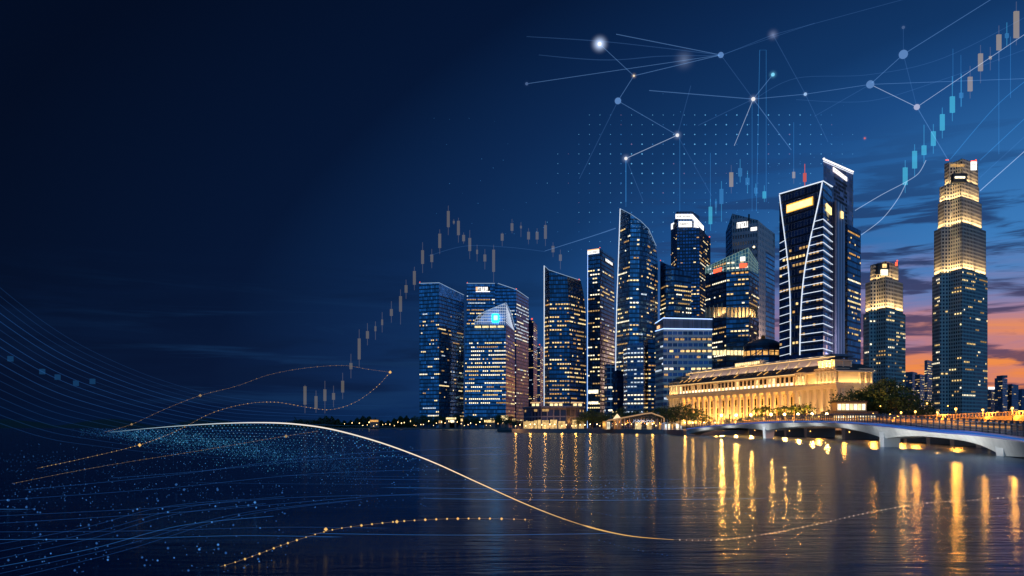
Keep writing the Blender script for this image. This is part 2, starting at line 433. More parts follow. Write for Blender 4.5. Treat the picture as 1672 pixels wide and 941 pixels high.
def sign(T, i, px0, px1, py0, py1, m, name='sign', off=.4, th=.35, parent=None):
    """a lit panel on wall i between two columns, py0 top and py1 bottom measured at its left end"""
    p0, d, nrm = on_wall(T, i, px0, py0); p1, _, _ = on_wall(T, i, px1, py0)
    zt, zb = zz(py0, p0.y), zz(py1, p0.y); mb = MB()
    a, b = p0+nrm*off, p1+nrm*off; a2, b2 = p0+nrm*(off+th), p1+nrm*(off+th)
    mb.hexa([(a2.x, a2.y, zb), (b2.x, b2.y, zb), (b.x, b.y, zb), (a.x, a.y, zb), (a2.x, a2.y, zt), (b2.x, b2.y, zt), (b.x, b.y, zt), (a.x, a.y, zt)])
    o = mb.build(name, m, parent or T['root'])
    return o, (a2, d, nrm, (b2-a2).length, zb, zt)
def letters(fr, n, m, parent, seed=1, margin=.08, out=.08, name='lettering', gap=.25, lo=.2, hi=.8):
    """block characters too small to read, made of strokes"""
    a, d, nrm, L, zb, zt = fr; rnd = random.Random(seed); mb = MB(); H = zt-zb
    cw = L*(1-2*margin)/n
    def bar(u0, u1, z0, z1):
        p0, p1 = a+d*u0+nrm*out, a+d*u1+nrm*out
        q0, q1 = a+d*u0+nrm*.02, a+d*u1+nrm*.02
        mb.hexa([(p0.x, p0.y, z0), (p1.x, p1.y, z0), (q1.x, q1.y, z0), (q0.x, q0.y, z0), (p0.x, p0.y, z1), (p1.x, p1.y, z1), (q1.x, q1.y, z1), (q0.x, q0.y, z1)])
    for k in range(n):
        u = L*margin+k*cw; w = cw*(1-gap); z0, z1 = zb+H*lo, zb+H*hi; s_ = w*.26; t_ = (z1-z0)*.2
        bar(u, u+s_, z0, z1)
        if rnd.random() < .7: bar(u+w-s_, u+w, z0, z1)
        for lv in (0, .5, 1):
            if rnd.random() < .62: zc = z0+(z1-z0-t_)*lv; bar(u+s_*.9, u+w-s_*.9, zc, zc+t_)
    return mb.build(name, m, parent)
def strip(T, pts, r, m, name='light_strip', parent=None):
    mb = MB(); mb.tube(pts, r, 5); return mb.build(name, m, parent or T['root'])
def edge_strip(T, i, m, r, z0=None, z1=None, out=.25, name='light_strip'):
    pts = [r_[i] for r_ in T['rg']]
    off = Vector((0, -out, 0))
    return strip(T, [p+off for p in pts], r, m, name)
def beacon(T, px, py, D, r=.9):
    ico('aviation_light', BEACON, r, 1, T['root']).location = P(px, py, D)-T['root'].location
def px_r(D, px): return px*D/F     # size of px photo pixels at distance D
BLUEG = dict(glass=(.10, .24, .52), span=(.020, .045, .10))

# 1 far left blue slab
M1 = facade('blue_curtain_wall', (.09, .26, .46), (.012, .038, .085), 6.6, 3.2)
M1b = facade('blue_curtain_wall_fine', (.08, .24, .46), (.015, .040, .09), 6.6, 3.0, .34, .14)
M1d = facade('dark_curtain_wall', (.042, .15, .29), (.010, .024, .050), 4.8, 3.0, .3, .12)
M1l = facade('pale_curtain_wall', (.14, .34, .54), (.03, .075, .14), 4.8, 2.6, .3, .1, rough=.14)
LATT = facade('lattice_glazing', (.28, .46, .75), (.30, .42, .58), 5.5, 5.5, .12, .10, rough=.25, metal=.3)
T = tower('office_tower', 'broad blue glass tower at the far left skyline end with sloping right roofline',
          [[(685, 1560, None), (717, 1545, None), (757, 1640, None)], [(684.5, 1560, 463), (717, 1545, 462), (757.5, 1640, 482)]], M1, back=60)
lit(T, 6.6, 3.2, .16, .22, 3, zr=(14, 210), runlen=3.5)
p0, p1 = T['rg'][1][1], T['rg'][1][2]
mb = MB(); o_ = Vector((-.1, -1.2, 0)); mb.quad([p0+o_-Vector((0, 0, 22)), p1+o_-Vector((0, 0, 14)), p1+o_, p0+o_], [(0, 0), (100, 0), (100, 18), (0, 22)]); mb.build('crown_glazing', LATT, T['root'])
strip(T, [T['rg'][1][0]-Vector((0, .8, 0)), p0-Vector((0, .8, 0)), p1-Vector((0, .8, 0))], .55, NEONW)
beacon(T, 685.5, 461, 1560)
# 2 twin slab behind with the lit name
T = tower('office_tower', 'tall pale-banded glass tower with white rooftop lettering behind the sail-crowned tower',
          [[(762, 1700, None), (808, 1700, None), (809, 1716, None), (813, 1716, None), (843, 1712, None), (863, 1800, None)],
           [(762, 1700, 463), (808, 1700, 463), (809, 1716, 464), (813, 1716, 463), (843, 1712, 473), (863, 1800, 487)]], M1b, back=60)
lit(T, 6.6, 3.0, .42, .6, 5, walls=[0], zr=(150, 263), runlen=5)
lit(T, 6.6, 3.0, .4, .45, 6, walls=[3], zr=(20, 250), runlen=5, pal=(1, 2, 2, 4))
lit(T, 6.6, 3.0, 1.0, .7, 7, walls=[4], zr=(170, 250), runlen=12, pal=(4, 4, 2), most=30)
lit(T, 6.6, 3.0, .3, .3, 8, walls=[4], zr=(12, 168), runlen=4)
s_, fr = sign(T, 0, 777, 800, 469, 477, DARKM, off=.3, th=.3)
letters(fr, 7, SIGNW, s_, 2, margin=.14, lo=.25, hi=1.0, gap=.15, out=.5)
a, d, nr, L, zb, zt = fr; b_ = MB()
q0 = a+nr*.4; b_.hexa([(q0+d*u+nr*w_)+Vector((0, 0, z-q0.z)) for z in (zb, zb+1.4) for u, w_ in ((0, .2), (L, .2), (L, 0), (0, 0))]); b_.build('underline', SIGNW, s_)
b_ = MB(); b_.hexa([(q0+d*u+nr*w_)+Vector((0, 0, z-q0.z)) for z in (zb+2.6, zt) for u, w_ in ((0, .2), (L*.12, .2), (L*.12, 0), (0, 0))]); b_.build('emblem', SIGNO, s_)
strip(T, [T['rg'][1][0]-Vector((0, .8, 0)), T['rg'][1][1]-Vector((0, .8, 0))], .6, NEONW)
strip(T, [T['rg'][1][k]-Vector((0, .8, 0)) for k in (3, 4, 5)], .6, NEONW)
beacon(T, 843, 472, 1712, 1.1); beacon(T, 763, 462, 1700)
# 3 sail-crowned tower
T = tower('office_tower', 'blue tower with a curved white lattice sail crown and a glowing cyan emblem',
          [[(759, 1560, None), (826, 1550, None), (841, 1640, None)], [(759.5, 1560, 531), (826, 1550, 529), (840.5, 1640, 540)]], M1, back=55)
lit(T, 7.0, 3.4, .75, .75, 9, walls=[0], zr=(36, 165), runlen=6, pal=(0, 1, 1, 2, 2, 3), dense=lambda z, i: .25 if z > 160 else (1.0 if z < 120 else .7), wide=.62, most=99)
lit(T, 7.0, 3.6, .6, .5, 10, walls=[1], zr=(14, 170), runlen=5, pal=(0, 1, 3, 3), most=40)
lit(T, 7.0, 3.4, .2, .4, 11, walls=[0], zr=(4, 30), runlen=5, pal=(1, 2), most=10)
crown_l = [(775, 531), (776, 523), (779, 518), (785, 513), (795, 507.5), (810, 501.5), (825.5, 495)]
cr = MB(); D0 = 1549
base = [P(x, 530, D0) for x, y in crown_l]; topp = [P(x, y, D0) for x, y in crown_l]
for k in range(len(crown_l)-1):
    cr.quad([base[k], base[k+1], topp[k+1], topp[k]], [(base[k].x, base[k].z), (base[k+1].x, base[k+1].z), (topp[k+1].x, topp[k+1].z), (topp[k].x, topp[k].z)])
rb = [P(826, 530, D0), P(840, 541, 1640)]; rt = [P(825.5, 495, D0), P(834, 512, 1600), P(840, 534, 1640)]
cr.quad([rb[0], rb[1], rt[2], rt[1], rt[0]], [(0, rb[0].z), (90, rb[1].z), (90, rt[2].z), (50, rt[1].z), (0, rt[0].z)])
bk = P(790, 530, 1640)
cr.quad([topp[-1], rt[1], rt[2], rb[1], bk, base[0], topp[1], topp[2], topp[3], topp[4], topp[5]])
crown = cr.build('sail_crown', LATT, T['root'])
mb = MB()
for k in range(1, 16):     # white lattice bars on the sail
    x = 776+k*3.2; y = 523
    for a_, b_ in zip(crown_l, crown_l[1:]):
        if a_[0] <= x <= b_[0]: y = a_[1]+(b_[1]-a_[1])*(x-a_[0])/(b_[0]-a_[0])
    mb.tube([P(x, 530, D0-1.5), P(x, y, D0-1.5)], .22, 4)
for k in range(1, 8):
    y = 530-k*4.6; xs = 776
    for a_, b_ in zip(crown_l, crown_l[1:]):
        if b_[1] <= y <= a_[1]: xs = a_[0]+(b_[0]-a_[0])*(a_[1]-y)/max(a_[1]-b_[1], .1)
    mb.tube([P(xs, y, D0-1.5), P(825.5, y, D0-1.5)], .42, 4)
for k in range(1, 9):
    f_ = k/9; a_ = rb[0].lerp(rt[0], f_); b_ = rb[1].lerp(rt[2], f_*.95) if f_ > .0 else rb[1]
    b2 = a_.lerp(Vector((b_.x, b_.y, a_.z-(rb[0].z-rb[1].z)-f_*30)), max(.12, 1-f_*.62))
    mb.tube([a_+Vector((.8, -1.2, 0)), b2+Vector((.8, -1.2, 0))], .55, 4)
mb.build('crown_bars', emit('crown_bar_light', (.72, .82, 1.0), .85), crown)
strip(T, [t_-Vector((0, 1.5, 0)) for t_ in topp], .6, NEONW, parent=crown); strip(T, [t_+Vector((.8, -1.5, 0)) for t_ in rt], .6, NEONW, parent=crown)
mb = MB(); a_, b_ = P(775, 532.5, 1553), P(825, 532, 1548)
for k in range(24):
    if k % 6 == 5: continue
    u0, u1 = a_.lerp(b_, k/24+.004), a_.lerp(b_, (k+1)/24-.006)
    mb.hexa([u0+Vector((0, -.6, -3)), u1+Vector((0, -.6, -3)), u1+Vector((0, 1.5, -3)), u0+Vector((0, 1.5, -3)), u0+Vector((0, -.6, 0)), u1+Vector((0, -.6, 0)), u1+Vector((0, 1.5, 0)), u0+Vector((0, 1.5, 0))])
mb.build('lit_gallery', WIN[1], T['root'])
def rounded(cx, cy, w, h, D, th, m, name, parent, rr=.28):
    mb = MB(); pts = []
    for k in range(24):
        t = k/24*2*math.pi; c, s2 = math.cos(t), math.sin(t)
        pts.append((cx+w/2*math.copysign(abs(c)**rr, c), cy-h/2*math.copysign(abs(s2)**rr, s2)))
    fr_ = [P(x, y, D) for x, y in pts]; bk_ = [p+Vector((0, th, 0)) for p in fr_]
    mb.quad(fr_); mb.quad(bk_[::-1])
    for k in range(24): mb.quad([fr_[k], bk_[k], bk_[(k+1) % 24], fr_[(k+1) % 24]])
    return mb.build(name, m, parent)
em = rounded(809, 519.5, 12, 14, D0-5, 3, SIGNC, 'emblem', T['root'])
rounded(809.3, 519, 6.4, 7.6, D0-5.6, .5, SIGNCW, 'emblem_core', em)
# 4 two slim ones in the gap
T = tower('office_tower', 'narrow dark tower with a red lamp right of the sail-crowned tower',
          [[(862, 1850, None), (871, 1840, None), (877, 1900, None)], [(862, 1850, 522), (871, 1840, 524), (877, 1900, 531)]], M1d)
lit(T, 4.3, 3.2, .2, .3, 12, most=25); beacon(T, 868.5, 521, 1840, 2.0)
T = tower('office_tower', 'short narrow dark tower with a red lamp beside the neon-edged tower',
          [[(872, 2000, None), (882, 1990, None), (887, 2050, None)], [(872, 2000, 562), (882, 1990, 564), (887, 2050, 567)]], M1d)
lit(T, 4.3, 3.2, .2, .3, 13, most=20); beacon(T, 881, 563, 1990, 1.6)
# 5 neon-edged tower
def ring5(y, sh=0): return [(888.5, 1010, y), (897+sh*.2, 998, y), (930-sh*.5, 996, y), (957-sh, 1030, y)]
T = tower('office_tower', 'dark blue tower with glowing white line up its left edge and rounded right shoulder',
          [ring5(None), ring5(560), ring5(510, 1.0), ring5(480, 4),
           [(888.5, 1010, 434), (896, 998, 441), (926, 996, 451), (948, 1030, 458)]], M1d, back=50)
lit(T, 4.8, 2.7, .36, .45, 14, zr=(20, 158), pal=(0, 0, 3, 5, 1, 3), runlen=2.2, most=90)
edge_strip(T, 0, NEON, .50, out=.5)
strip(T, [p_-Vector((0, .5, 0)) for p_ in T['rg'][-1][:4]], .3, NEONW, 'roof_edge_light'); beacon(T, 945.5, 456.5, 1022, .7)
# 6 sign-topped slab
T = tower('office_tower', 'slim dark tower with a small orange and white lit sign across its top left',
          [[(959, 1060, None), (980, 1050, None), (1004, 1110, None)], [(959.5, 1060, 408.5), (979.5, 1050, 405.5), (1003, 1110, 422)]], M1d, back=50)
lit(T, 4.8, 2.9, .5, .4, 15, walls=[0], zr=(20, 195), runlen=4, pal=(0, 1, 1, 2, 3), most=60)
lit(T, 4.8, 2.9, .16, .25, 16, walls=[1], zr=(20, 195), runlen=2.5, most=30)
s_, fr = sign(T, 0, 960, 978.5, 410.5, 416, SIGNW); letters(fr, 6, INK, s_, 5, out=.1)
sign(T, 0, 960, 978.5, 408.6, 410.4, SIGNO, 'sign_header')
s_, fr = sign(T, 1, 987, 1001, 421, 426.5, DARKM, off=.2, th=.2); letters(fr, 6, SIGNW, s_, 8, lo=.1, hi=.95)
s_, _ = sign(T, 0, 961, 977, 637, 643, WIN[2], 'lit_gallery', off=.2, th=.2); sign(T, 0, 961, 977, 656, 660, WIN[2], 'lit_gallery', off=.2, th=.2)
edge_strip(T, 0, NEONB, .22, out=.4); beacon(T, 979.5, 404.5, 1050, .6)
# 7 tall sail tower
def ring7(yl, ys, lean): return [(1004.5+lean, 975, yl), (1027+lean*.35, 950, ys[0]), (1043+lean*.1, 950, ys[1]), (1056, 958, ys[2]), (1074, 990, ys[3])]
T = tower('office_tower', 'tallest curved glass tower rising to a sharp point, white line up its left edge',
          [ring7(None, (None,)*4, 0), ring7(560, (560,)*4, 1), ring7(480, (480,)*4, 3), ring7(430, (430,)*4, 5),
           [(1012.5, 975, 341), (1030, 950, 350), (1046, 950, 361), (1059, 958, 374), (1071.5, 990, 402)]], M1l, back=55)
lit(T, 4.8, 2.8, .26, .3, 17, walls=[0, 1], zr=(24, 225), runlen=3, dense=lambda z, i: .6 if z > 150 else (2.2 if z < 115 else 1.2), pal=(0, 1, 1, 2, 3), most=85)
lit(T, 4.8, 2.8, .18, .3, 18, walls=[3], zr=(24, 205), runlen=1.8, dense=lambda z, i: 1.5, pal=(0, 1, 3, 5), most=50)
lit(T, 4.8, 2.8, .1, .2, 19, walls=[2], zr=(24, 190), runlen=2, pal=(0, 4), most=20)
edge_strip(T, 0, NEON, .48, out=.5)
strip(T, [p_-Vector((0, .5, 0)) for p_ in T['rg'][-1][:5]], .28, NEONW, 'roof_edge_light')
mb = MB()
for k in range(30):      # tiny twinkling roof lattice
    f_ = random.random(); i = min(3, int(f_*4)); a_, b_ = T['rg'][-1][i], T['rg'][-1][i+1]
    p_ = a_.lerp(b_, f_*4-i)-Vector((0, .6, random.uniform(1, 11))); mb.octa(p_, .35)
mb.build('crown_lamps', NEONW, T['root'])['kind'] = 'stuff'
# 8 wedge-roofed block
T = tower('office_tower', 'blue block with slanting roof right of the tall curved tower',
          [[(1077.5, 1010, None), (1087, 990, None), (1100, 985, None), (1129, 1000, None)], [(1078, 1010, 426.5), (1087, 990, 431), (1101, 985, 437), (1129, 1000, 446)]], M1, back=45)
lit(T, 4.8, 2.8, .4, .5, 20, zr=(60, 165), runlen=4, pal=(0, 1, 2, 3), most=70)
beacon(T, 1078.5, 425.5, 1010, .6)
# 9 stepped tower with white sign boxes
M9 = facade('stepped_tower_wall', (.05, .13, .30), (.010, .022, .055), 4.2, 3.6, .42, .3)
T = tower('office_tower', 'dark tall tower with a stepped octagonal crown of bright white sign boxes',
          [[(1095, 1150, None), (1105, 1110, None), (1143, 1105, None), (1161, 1170, None)], [(1095.5, 1150, 376), (1105, 1110, 372), (1142, 1105, 372), (1160, 1170, 390)]], M9, back=50)
lit(T, 4.4, 3.6, .22, .25, 21, zr=(90, 247), runlen=1.8, pal=(0, 1, 2, 3, 5), most=90)
def stack(T, pts, py0, py1, m, name):
    """a smaller storey on the roof: pts left to right as (px, D, dpy) with dpy added to both heights"""
    mb = MB(); lo, hi = [], []
    for px, D, dy in pts: lo.append(P(px, py0+dy, D)); hi.append(P(px, py1+dy, D))
    bl, br = gp(pts[0][0]+3, pts[0][1]+30), gp(pts[-1][0]-3, pts[-1][1]+30)
    lo += [Vector((br.x, br.y, lo[-1].z)), Vector((bl.x, bl.y, lo[0].z))]; hi += [Vector((br.x, br.y, hi[-1].z)), Vector((bl.x, bl.y, hi[0].z))]
    n = len(lo); u = 0
    for i in range(n):
        j = (i+1) % n; L = (lo[j]-lo[i]).xy.length
        mb.quad([lo[i], lo[j], hi[j], hi[i]], [(u, lo[i].z), (u+L, lo[j].z), (u+L, hi[j].z), (u, hi[i].z)]); u += L
    mb.quad(hi); return mb.build(name, m, T['root']), lo, hi
stack(T, [(1098, 1145, 3), (1106, 1114, 0), (1131, 1110, 0), (1151, 1160, 10)], 378, 364, M9, 'crown_storey')
stack(T, [(1100.5, 1140, 3), (1107, 1116, 0), (1131, 1113, 0), (1147, 1155, 9)], 366, 357, M9, 'crown_storey')
c3, lo, hi = stack(T, [(1104, 1125, 1), (1107, 1117, 0), (1130, 1115, 0), (1142, 1145, 7)], 357, 345.5, M9, 'crown_storey')
def wall_sign(root, A, B, th, m, z0, z1, dz=0, name='sign'):
    mb = MB(); d = (B-A); d.z = 0; L = d.length; d /= L; nr = Vector((d.y, -d.x, 0))
    a, b = A+nr*.3, B+nr*.3; a2, b2 = A+nr*(.3+th), B+nr*(.3+th)
    mb.hexa([(a2.x, a2.y, z0), (b2.x, b2.y, z0+dz), (b.x, b.y, z0+dz), (a.x, a.y, z0), (a2.x, a2.y, z1), (b2.x, b2.y, z1+dz), (b.x, b.y, z1+dz), (a.x, a.y, z1)])
    return mb.build(name, m, root), (a2, d, nr, L, z0, z1)
DD = 1108
s_, fr = wall_sign(T['root'], P(1103, 357, DD), P(1130, 357, DD), .5, SIGNW, zz(357.6, DD), zz(350, DD)); letters(fr, 10, INK, s_, 9, out=.12, lo=.28, hi=.72)
s_, fr = wall_sign(T['root'], P(1130, 357, DD), P(1148, 366, 1150), .5, SIGNW, zz(357.6, DD), zz(350, DD), -5.5); letters((fr[0], fr[1], fr[2], fr[3]*.9, fr[4]-2.4, fr[5]-3), 10, INK, s_, 10, out=.12, lo=.38, hi=.62)
s_, fr = wall_sign(T['root'], P(1108, 371, 1107), P(1129.5, 371, 1107), .5, SIGNW, zz(371, 1107), zz(362, 1107)); letters(fr, 5, INK, s_, 11, out=.12, lo=.3, hi=.7)
s_, fr = wall_sign(T['root'], P(1133, 372, 1112), P(1151, 382, 1165), .5, SIGNW, zz(370, 1112), zz(362.5, 1112), -6.0); letters((fr[0], fr[1], fr[2], fr[3]*.9, fr[4]-2.6, fr[5]-3), 6, INK, s_, 12, out=.12, lo=.35, hi=.65)
wall_sign(T['root'], P(1096.5, 375, 1148), P(1101, 368, 1140), .4, SIGNW, zz(375, 1148), zz(366, 1148))
beacon(T, 1158.5, 387, 1168, 1.0)
# 10 grey slab
M10 = punched('grey_slab_wall', (.20, .22, .28), 9.0, 3.4, (.3, .85), (.12, .62))
M10p = punched('pink_slab_wall', (.62, .52, .52), 8.0, 7, (.55, .88), (.3, .8))
T = tower('office_tower', 'grey slab tower with a white block-letter sign and a pale pinkish side wall',
          [[(1185, 1230, None), (1196, 1180, None), (1237, 1160, None), (1250, 1190, None), (1265, 1230, None)],
           [(1185, 1230, 379), (1195.5, 1180, 349), (1237, 1160, 359.5), (1250, 1190, 371), (1265, 1230, 382)]], M1, back=50)
mb = MB(); rg_ = T['rg']
def wallpatch(i, z0f, out, m, name):
    a, b, c, d = rg_[0][i], rg_[0][i+1], rg_[1][i+1], rg_[1][i]
    o_ = Vector(((b-a).y, -(b-a).x, 0)).normalized()*out; L = (b-a).xy.length
    lo_a = Vector((a.x, a.y, d.z+(a.z-d.z)*z0f)); lo_b = Vector((b.x, b.y, c.z+(b.z-c.z)*z0f))
    mb = MB(); mb.quad([lo_a+o_, lo_b+o_, c+o_, d+o_], [(0, lo_a.z), (L, lo_b.z), (L, c.z), (0, d.z)])
    mb.quad([d+o_, c+o_, c, d]); return mb.build(name, m, T['root'])
wallpatch(1, 1.0, .25, M10, 'stone_front'); wallpatch(2, 1.0, .3, M10p, 'stone_flank'); wallpatch(3, .12, .3, M10p, 'stone_parapet')
p_ = P(1243, 585, 1150); area('floodlight', p_, 14, 4, (.05, .20, 1), 90000, (1, .72, .5), T['root'])
s_, fr = sign(T, 1, 1203.5, 1221.5, 364, 373.5, DARKM, off=.35, th=.1); letters(fr, 5, SIGNW, s_, 21, margin=.0, lo=0, hi=1, gap=.1, out=.3)
s_, fr = sign(T, 1, 1226, 1236, 372, 377.5, SIGNW, off=.35); letters(fr, 4, INK, s_, 22, lo=.35, hi=.65)
mb = MB(); mb.tube([P(1223, 362, 1164), P(1223, 350, 1164)], 1.2, 6); mb.tube([P(1264, 405, 1225), P(1264, 382, 1225)], .2, 4); mb.build('roof_mast', DARKM, T['root'])
# 11 octagonal tower with lattice crown and lit terrace
M11 = facade('teal_curtain_wall', (.05, .15, .28), (.008, .018, .04), 4.0, 3.0, .3, .08, rough=.08)
LATG = facade('green_lattice', (.16, .36, .38), (.36, .52, .48), 4.6, 3.4, .16, .12, rough=.25, metal=.2)
def ring11(y, y2=None):
    ys = y if isinstance(y, tuple) else (y,)*4
    return [(1152, 800, ys[0]), (1186, 765, ys[1]), (1223, 757, ys[2]), (1239, 790, ys[3])]
T = tower('office_tower', 'faceted tower before the grey slab, green lattice crown, lit column terrace',
          [ring11(None), ring11(519)], M11, back=40)
lit(T, 4.0, 3.0, .35, .5, 23, zr=(20, 92), pal=(0, 1, 1, 2, 3), runlen=3, most=60)
T2 = T
up = tower('upper_block', '', [ring11(502), ring11((448, 444, 442, 449))], M11, back=40)
def fold(up, T):
    """make a stacked block's meshes parts of the tower it stands on"""
    for ch in list(up['root'].children): ch.parent = T['root']; ch.matrix_parent_inverse = Matrix.Translation(-T['root'].location)
    bpy.data.objects.remove(up['root']); up['root'] = T['root']
fold(up, T)
lit(up, 4.0, 3.0, .3, .5, 24, zr=(104, 134), pal=(0, 1, 2, 3), runlen=3.5, most=38)
cr = tower('crown_block', '', [ring11((447.5, 443.5, 441.5, 448.5)), [(1152.5, 800, 437), (1186, 765, 421), (1222, 757, 405), (1238.5, 790, 431)]], LATG, back=40); fold(cr, T)
lit(cr, 4.6, 3.4, .55, .6, 25, walls=[0, 1], zr=(133, 150), pal=(2, 5, 2, 4), runlen=3, most=14)
mb = MB()
for ring_ in (cr['rg'][1],):
    for i in range(3):
        for k in range(7):
            a_, b_ = cr['rg'][0][i].lerp(cr['rg'][0][i+1], k/7), cr['rg'][1][i].lerp(cr['rg'][1][i+1], k/7); o_ = Vector((-.2, -.4, 0)); mb.tube([a_+o_, b_+o_], .16, 4)
        for k in range(1, 6):
            a_, b_ = cr['rg'][0][i].lerp(cr['rg'][1][i], k/5), cr['rg'][0][i+1].lerp(cr['rg'][1][i+1], k/5); o_ = Vector((-.2, -.4, 0)); mb.tube([a_+o_, b_+o_], .14, 4)
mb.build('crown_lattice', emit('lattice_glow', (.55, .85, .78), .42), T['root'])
sign(cr, 0, 1166, 1179, 441, 447, SIGNR, 'red_banner'); sign(cr, 1, 1208, 1220, 431, 438, SIGNR, 'red_banner'); sign(cr, 1, 1209, 1217, 420, 427, SIGNW, 'lit_panel')
ico('crown_lamp', emit('crown_lamp_light', (1, .75, .35), 4), 1.0, 1, T['root']).location = P(1231, 403.5, 757)-T['root'].location
a_ = T['rg'][1]; b_ = up['rg'][0]
mb = MB()
for i in range(3):       # terrace: lit back wall set in, columns in front
    for k in range(2):
        pass
inn = tower('terrace_wall', '', [[(1154, 806, 519), (1186, 771, 519), (1222, 763, 519), (1237, 795, 519)], [(1154, 806, 502), (1186, 771, 502), (1222, 763, 502), (1237, 795, 502)]], solid('terrace_stone', (.5, .42, .3), .7), back=30); fold(inn, T)
mb = MB()
for i in range(3):
    for k in range(5 if i != 1 else 6):
        f_ = (k+.15)/(5 if i != 1 else 6); p_ = a_[i].lerp(a_[i+1], f_); z1_ = b_[i].z
        mb2 = MB(); mb2.tube([(p_.x, p_.y+1.2, p_.z), (p_.x, p_.y+1.2, z1_)], .75, 6); mb2.build('terrace_column', MATS['terrace_stone'], T['root'])
for i in range(3):
    p_, q_ = a_[i], a_[i+1]; m_ = (p_+q_)/2; d_ = (q_-p_).xy
    area('terrace_light', (m_.x, m_.y+2.6, m_.z+.6), d_.length*.9, 1.0, (0, .15, 1), 5200, (1, .66, .28), T['root'], along=(d_.x, d_.y, 0))
mb = MB(); pts_ = [P(1153, 573, 796), P(1186, 572, 762), P(1223, 573, 754), P(1238, 575, 787)]
for A_, B_ in zip(pts_, pts_[1:]):
    n_ = 6
    for k in range(n_):
        u0, u1 = A_.lerp(B_, (k+.1)/n_), A_.lerp(B_, (k+.9)/n_); mb.quad([u0-Vector((0, .3, 4)), u1-Vector((0, .3, 4)), u1-Vector((0, .3, 0)), u0-Vector((0, .3, 0))])
mb.build('lit_gallery', WIN[1], T['root'])
# 12 banded midrise with neon attic
M12 = facade('banded_wall', (.07, .13, .28), (.56, .52, .48), 4.6, 4.0, .42, .14, rough=.12, metal=.4)
ATT = facade('attic_louvre', (.10, .11, .16), (.16, .17, .23), 40, 1.0, 0, .5, rough=.5, metal=.1)
T = tower('office_block', 'banded grey mid-rise block with blue-white neon lines round its attic',
          [[(1070, 715, None), (1083, 690, None), (1163, 690, None)], [(1070, 715, 541), (1083, 690, 537), (1163, 690, 538)]], M12, back=40, cat='office block')
lit(T, 4.6, 4.0, .5, .5, 26, walls=[1], zr=(16, 74), pal=(0, 1, 1, 2, 3, 4), runlen=2.5, hfrac=.36, sf=.48, wide=.7, most=95)
lit(T, 4.6, 4.0, .12, .3, 27, walls=[0], zr=(16, 74), pal=(3, 4), most=5)
at = tower('attic', '', [[(1070, 715, 541), (1083, 690, 537), (1163, 690, 538)], [(1070, 715, 528), (1083, 690, 519.5), (1163, 690, 521.5)]], ATT, back=40); fold(at, T)
for rg in at['rg']: strip(T, [p_-Vector((0, .5, 0)) for p_ in rg[:3]], .38, NEONB)
for rg in at['rg']: strip(T, [p_-Vector((0, .75, .1)) for p_ in rg[:3]], .16, NEON)
sign(at, 0, 1074, 1078, 533, 538, SIGNO, 'wall_lamp')
# 13 low blocks behind the park
T = tower('office_block', 'small white-striped block right of the tall curved tower base',
          [[(1018, 860, None), (1024, 845, None), (1051, 840, None), (1054, 880, None)], [(1018, 860, 566), (1024, 845, 562), (1051, 840, 559), (1054, 880, 562)]],
          facade('striped_wall', (.05, .10, .22), (.20, .24, .34), 4.0, 3.0, .35, .1), cat='office block')
lit(T, 4.0, 3.0, .6, .7, 28, walls=[0, 1], zr=(12, 80), pal=(4, 4, 2), runlen=6, most=60)
T = tower('office_block', 'short dark block with scattered warm windows left of the banded mid-rise',
          [[(1050, 900, None), (1058, 885, None), (1073, 890, None)], [(1050, 900, 557), (1058, 885, 553), (1073, 890, 556)]], M1d, cat='office block')
lit(T, 4.2, 3.0, .5, .4, 29, zr=(12, 80), pal=(0, 1, 5, 3), runlen=1.6, most=50)
T = tower('office_block', 'small pale-gridded block wedged between the slim tower and the tall curved tower',
          [[(987, 940, None), (991, 930, None), (1004, 930, None)], [(987, 940, 596), (991, 930, 594), (1004, 930, 596)]],
          facade('gridded_wall', (.05, .09, .2), (.4, .46, .56), 6.0, 4.6, .2, .2), cat='office block')
lit(T, 6.0, 4.6, .35, .4, 30, zr=(10, 58), pal=(4, 4, 2, 3), runlen=2, most=30)
T = tower('office_block', 'low dark block at the foot of the tall curved tower', [[(1000, 900, None), (1008, 890, None), (1022, 900, None)], [(1000, 900, 608), (1008, 890, 604), (1022, 900, 608)]], M1d, cat='office block')
lit(T, 4.2, 3.0, .2, .3, 31, zr=(10, 50), most=20)
# 15 hourglass neon tower
M15 = facade('neon_tower_wall', (.035, .10, .26), (.006, .014, .034), 5.6, 3.2, .28, .08, rough=.07)
T = tower('office_tower', 'tall dark tower drawn with white neon hourglass curves and a yellow sign near its top',
          [[(1272.5, 655, None), (1344, 615, None), (1358.5, 640, None)], [(1272.5, 655, 317), (1344, 615, 296), (1358.5, 640, 305)]], M15, back=36)
lit(T, 5.6, 3.2, .22, .4, 32, walls=[0], zr=(60, 135), pal=(0, 3, 3, 5), runlen=2.2, hfrac=.3, most=60)
rg = T['rg'][1]
def w15(px, py): p_, d_, n_ = on_wall(T, 0, px, py); return p_+n_*.35
def bez(pts, n=24):
    out = []
    for k in range(n+1):
        t = k/n; q_ = list(pts)
        while len(q_) > 1: q_ = [(a[0]*(1-t)+b[0]*t, a[1]*(1-t)+b[1]*t) for a, b in zip(q_, q_[1:])]
        out.append(q_[0])
    return out
LC = bez([(1273.3, 318.5), (1281, 390), (1292.5, 440), (1291.5, 500), (1291, 580)]); RC = bez([(1343.2, 297.8), (1331, 375), (1306, 430), (1308, 510), (1306.5, 580)])
strip(T, [w15(*p_) for p_ in LC], .36, NEON); strip(T, [w15(*p_) for p_ in RC], .42, NEON)
strip(T, [rg[0]-Vector((0, .3, 0)), rg[1]-Vector((0, .4, 0)), rg[2]-Vector((-.3, .2, 0))], .42, NEON)
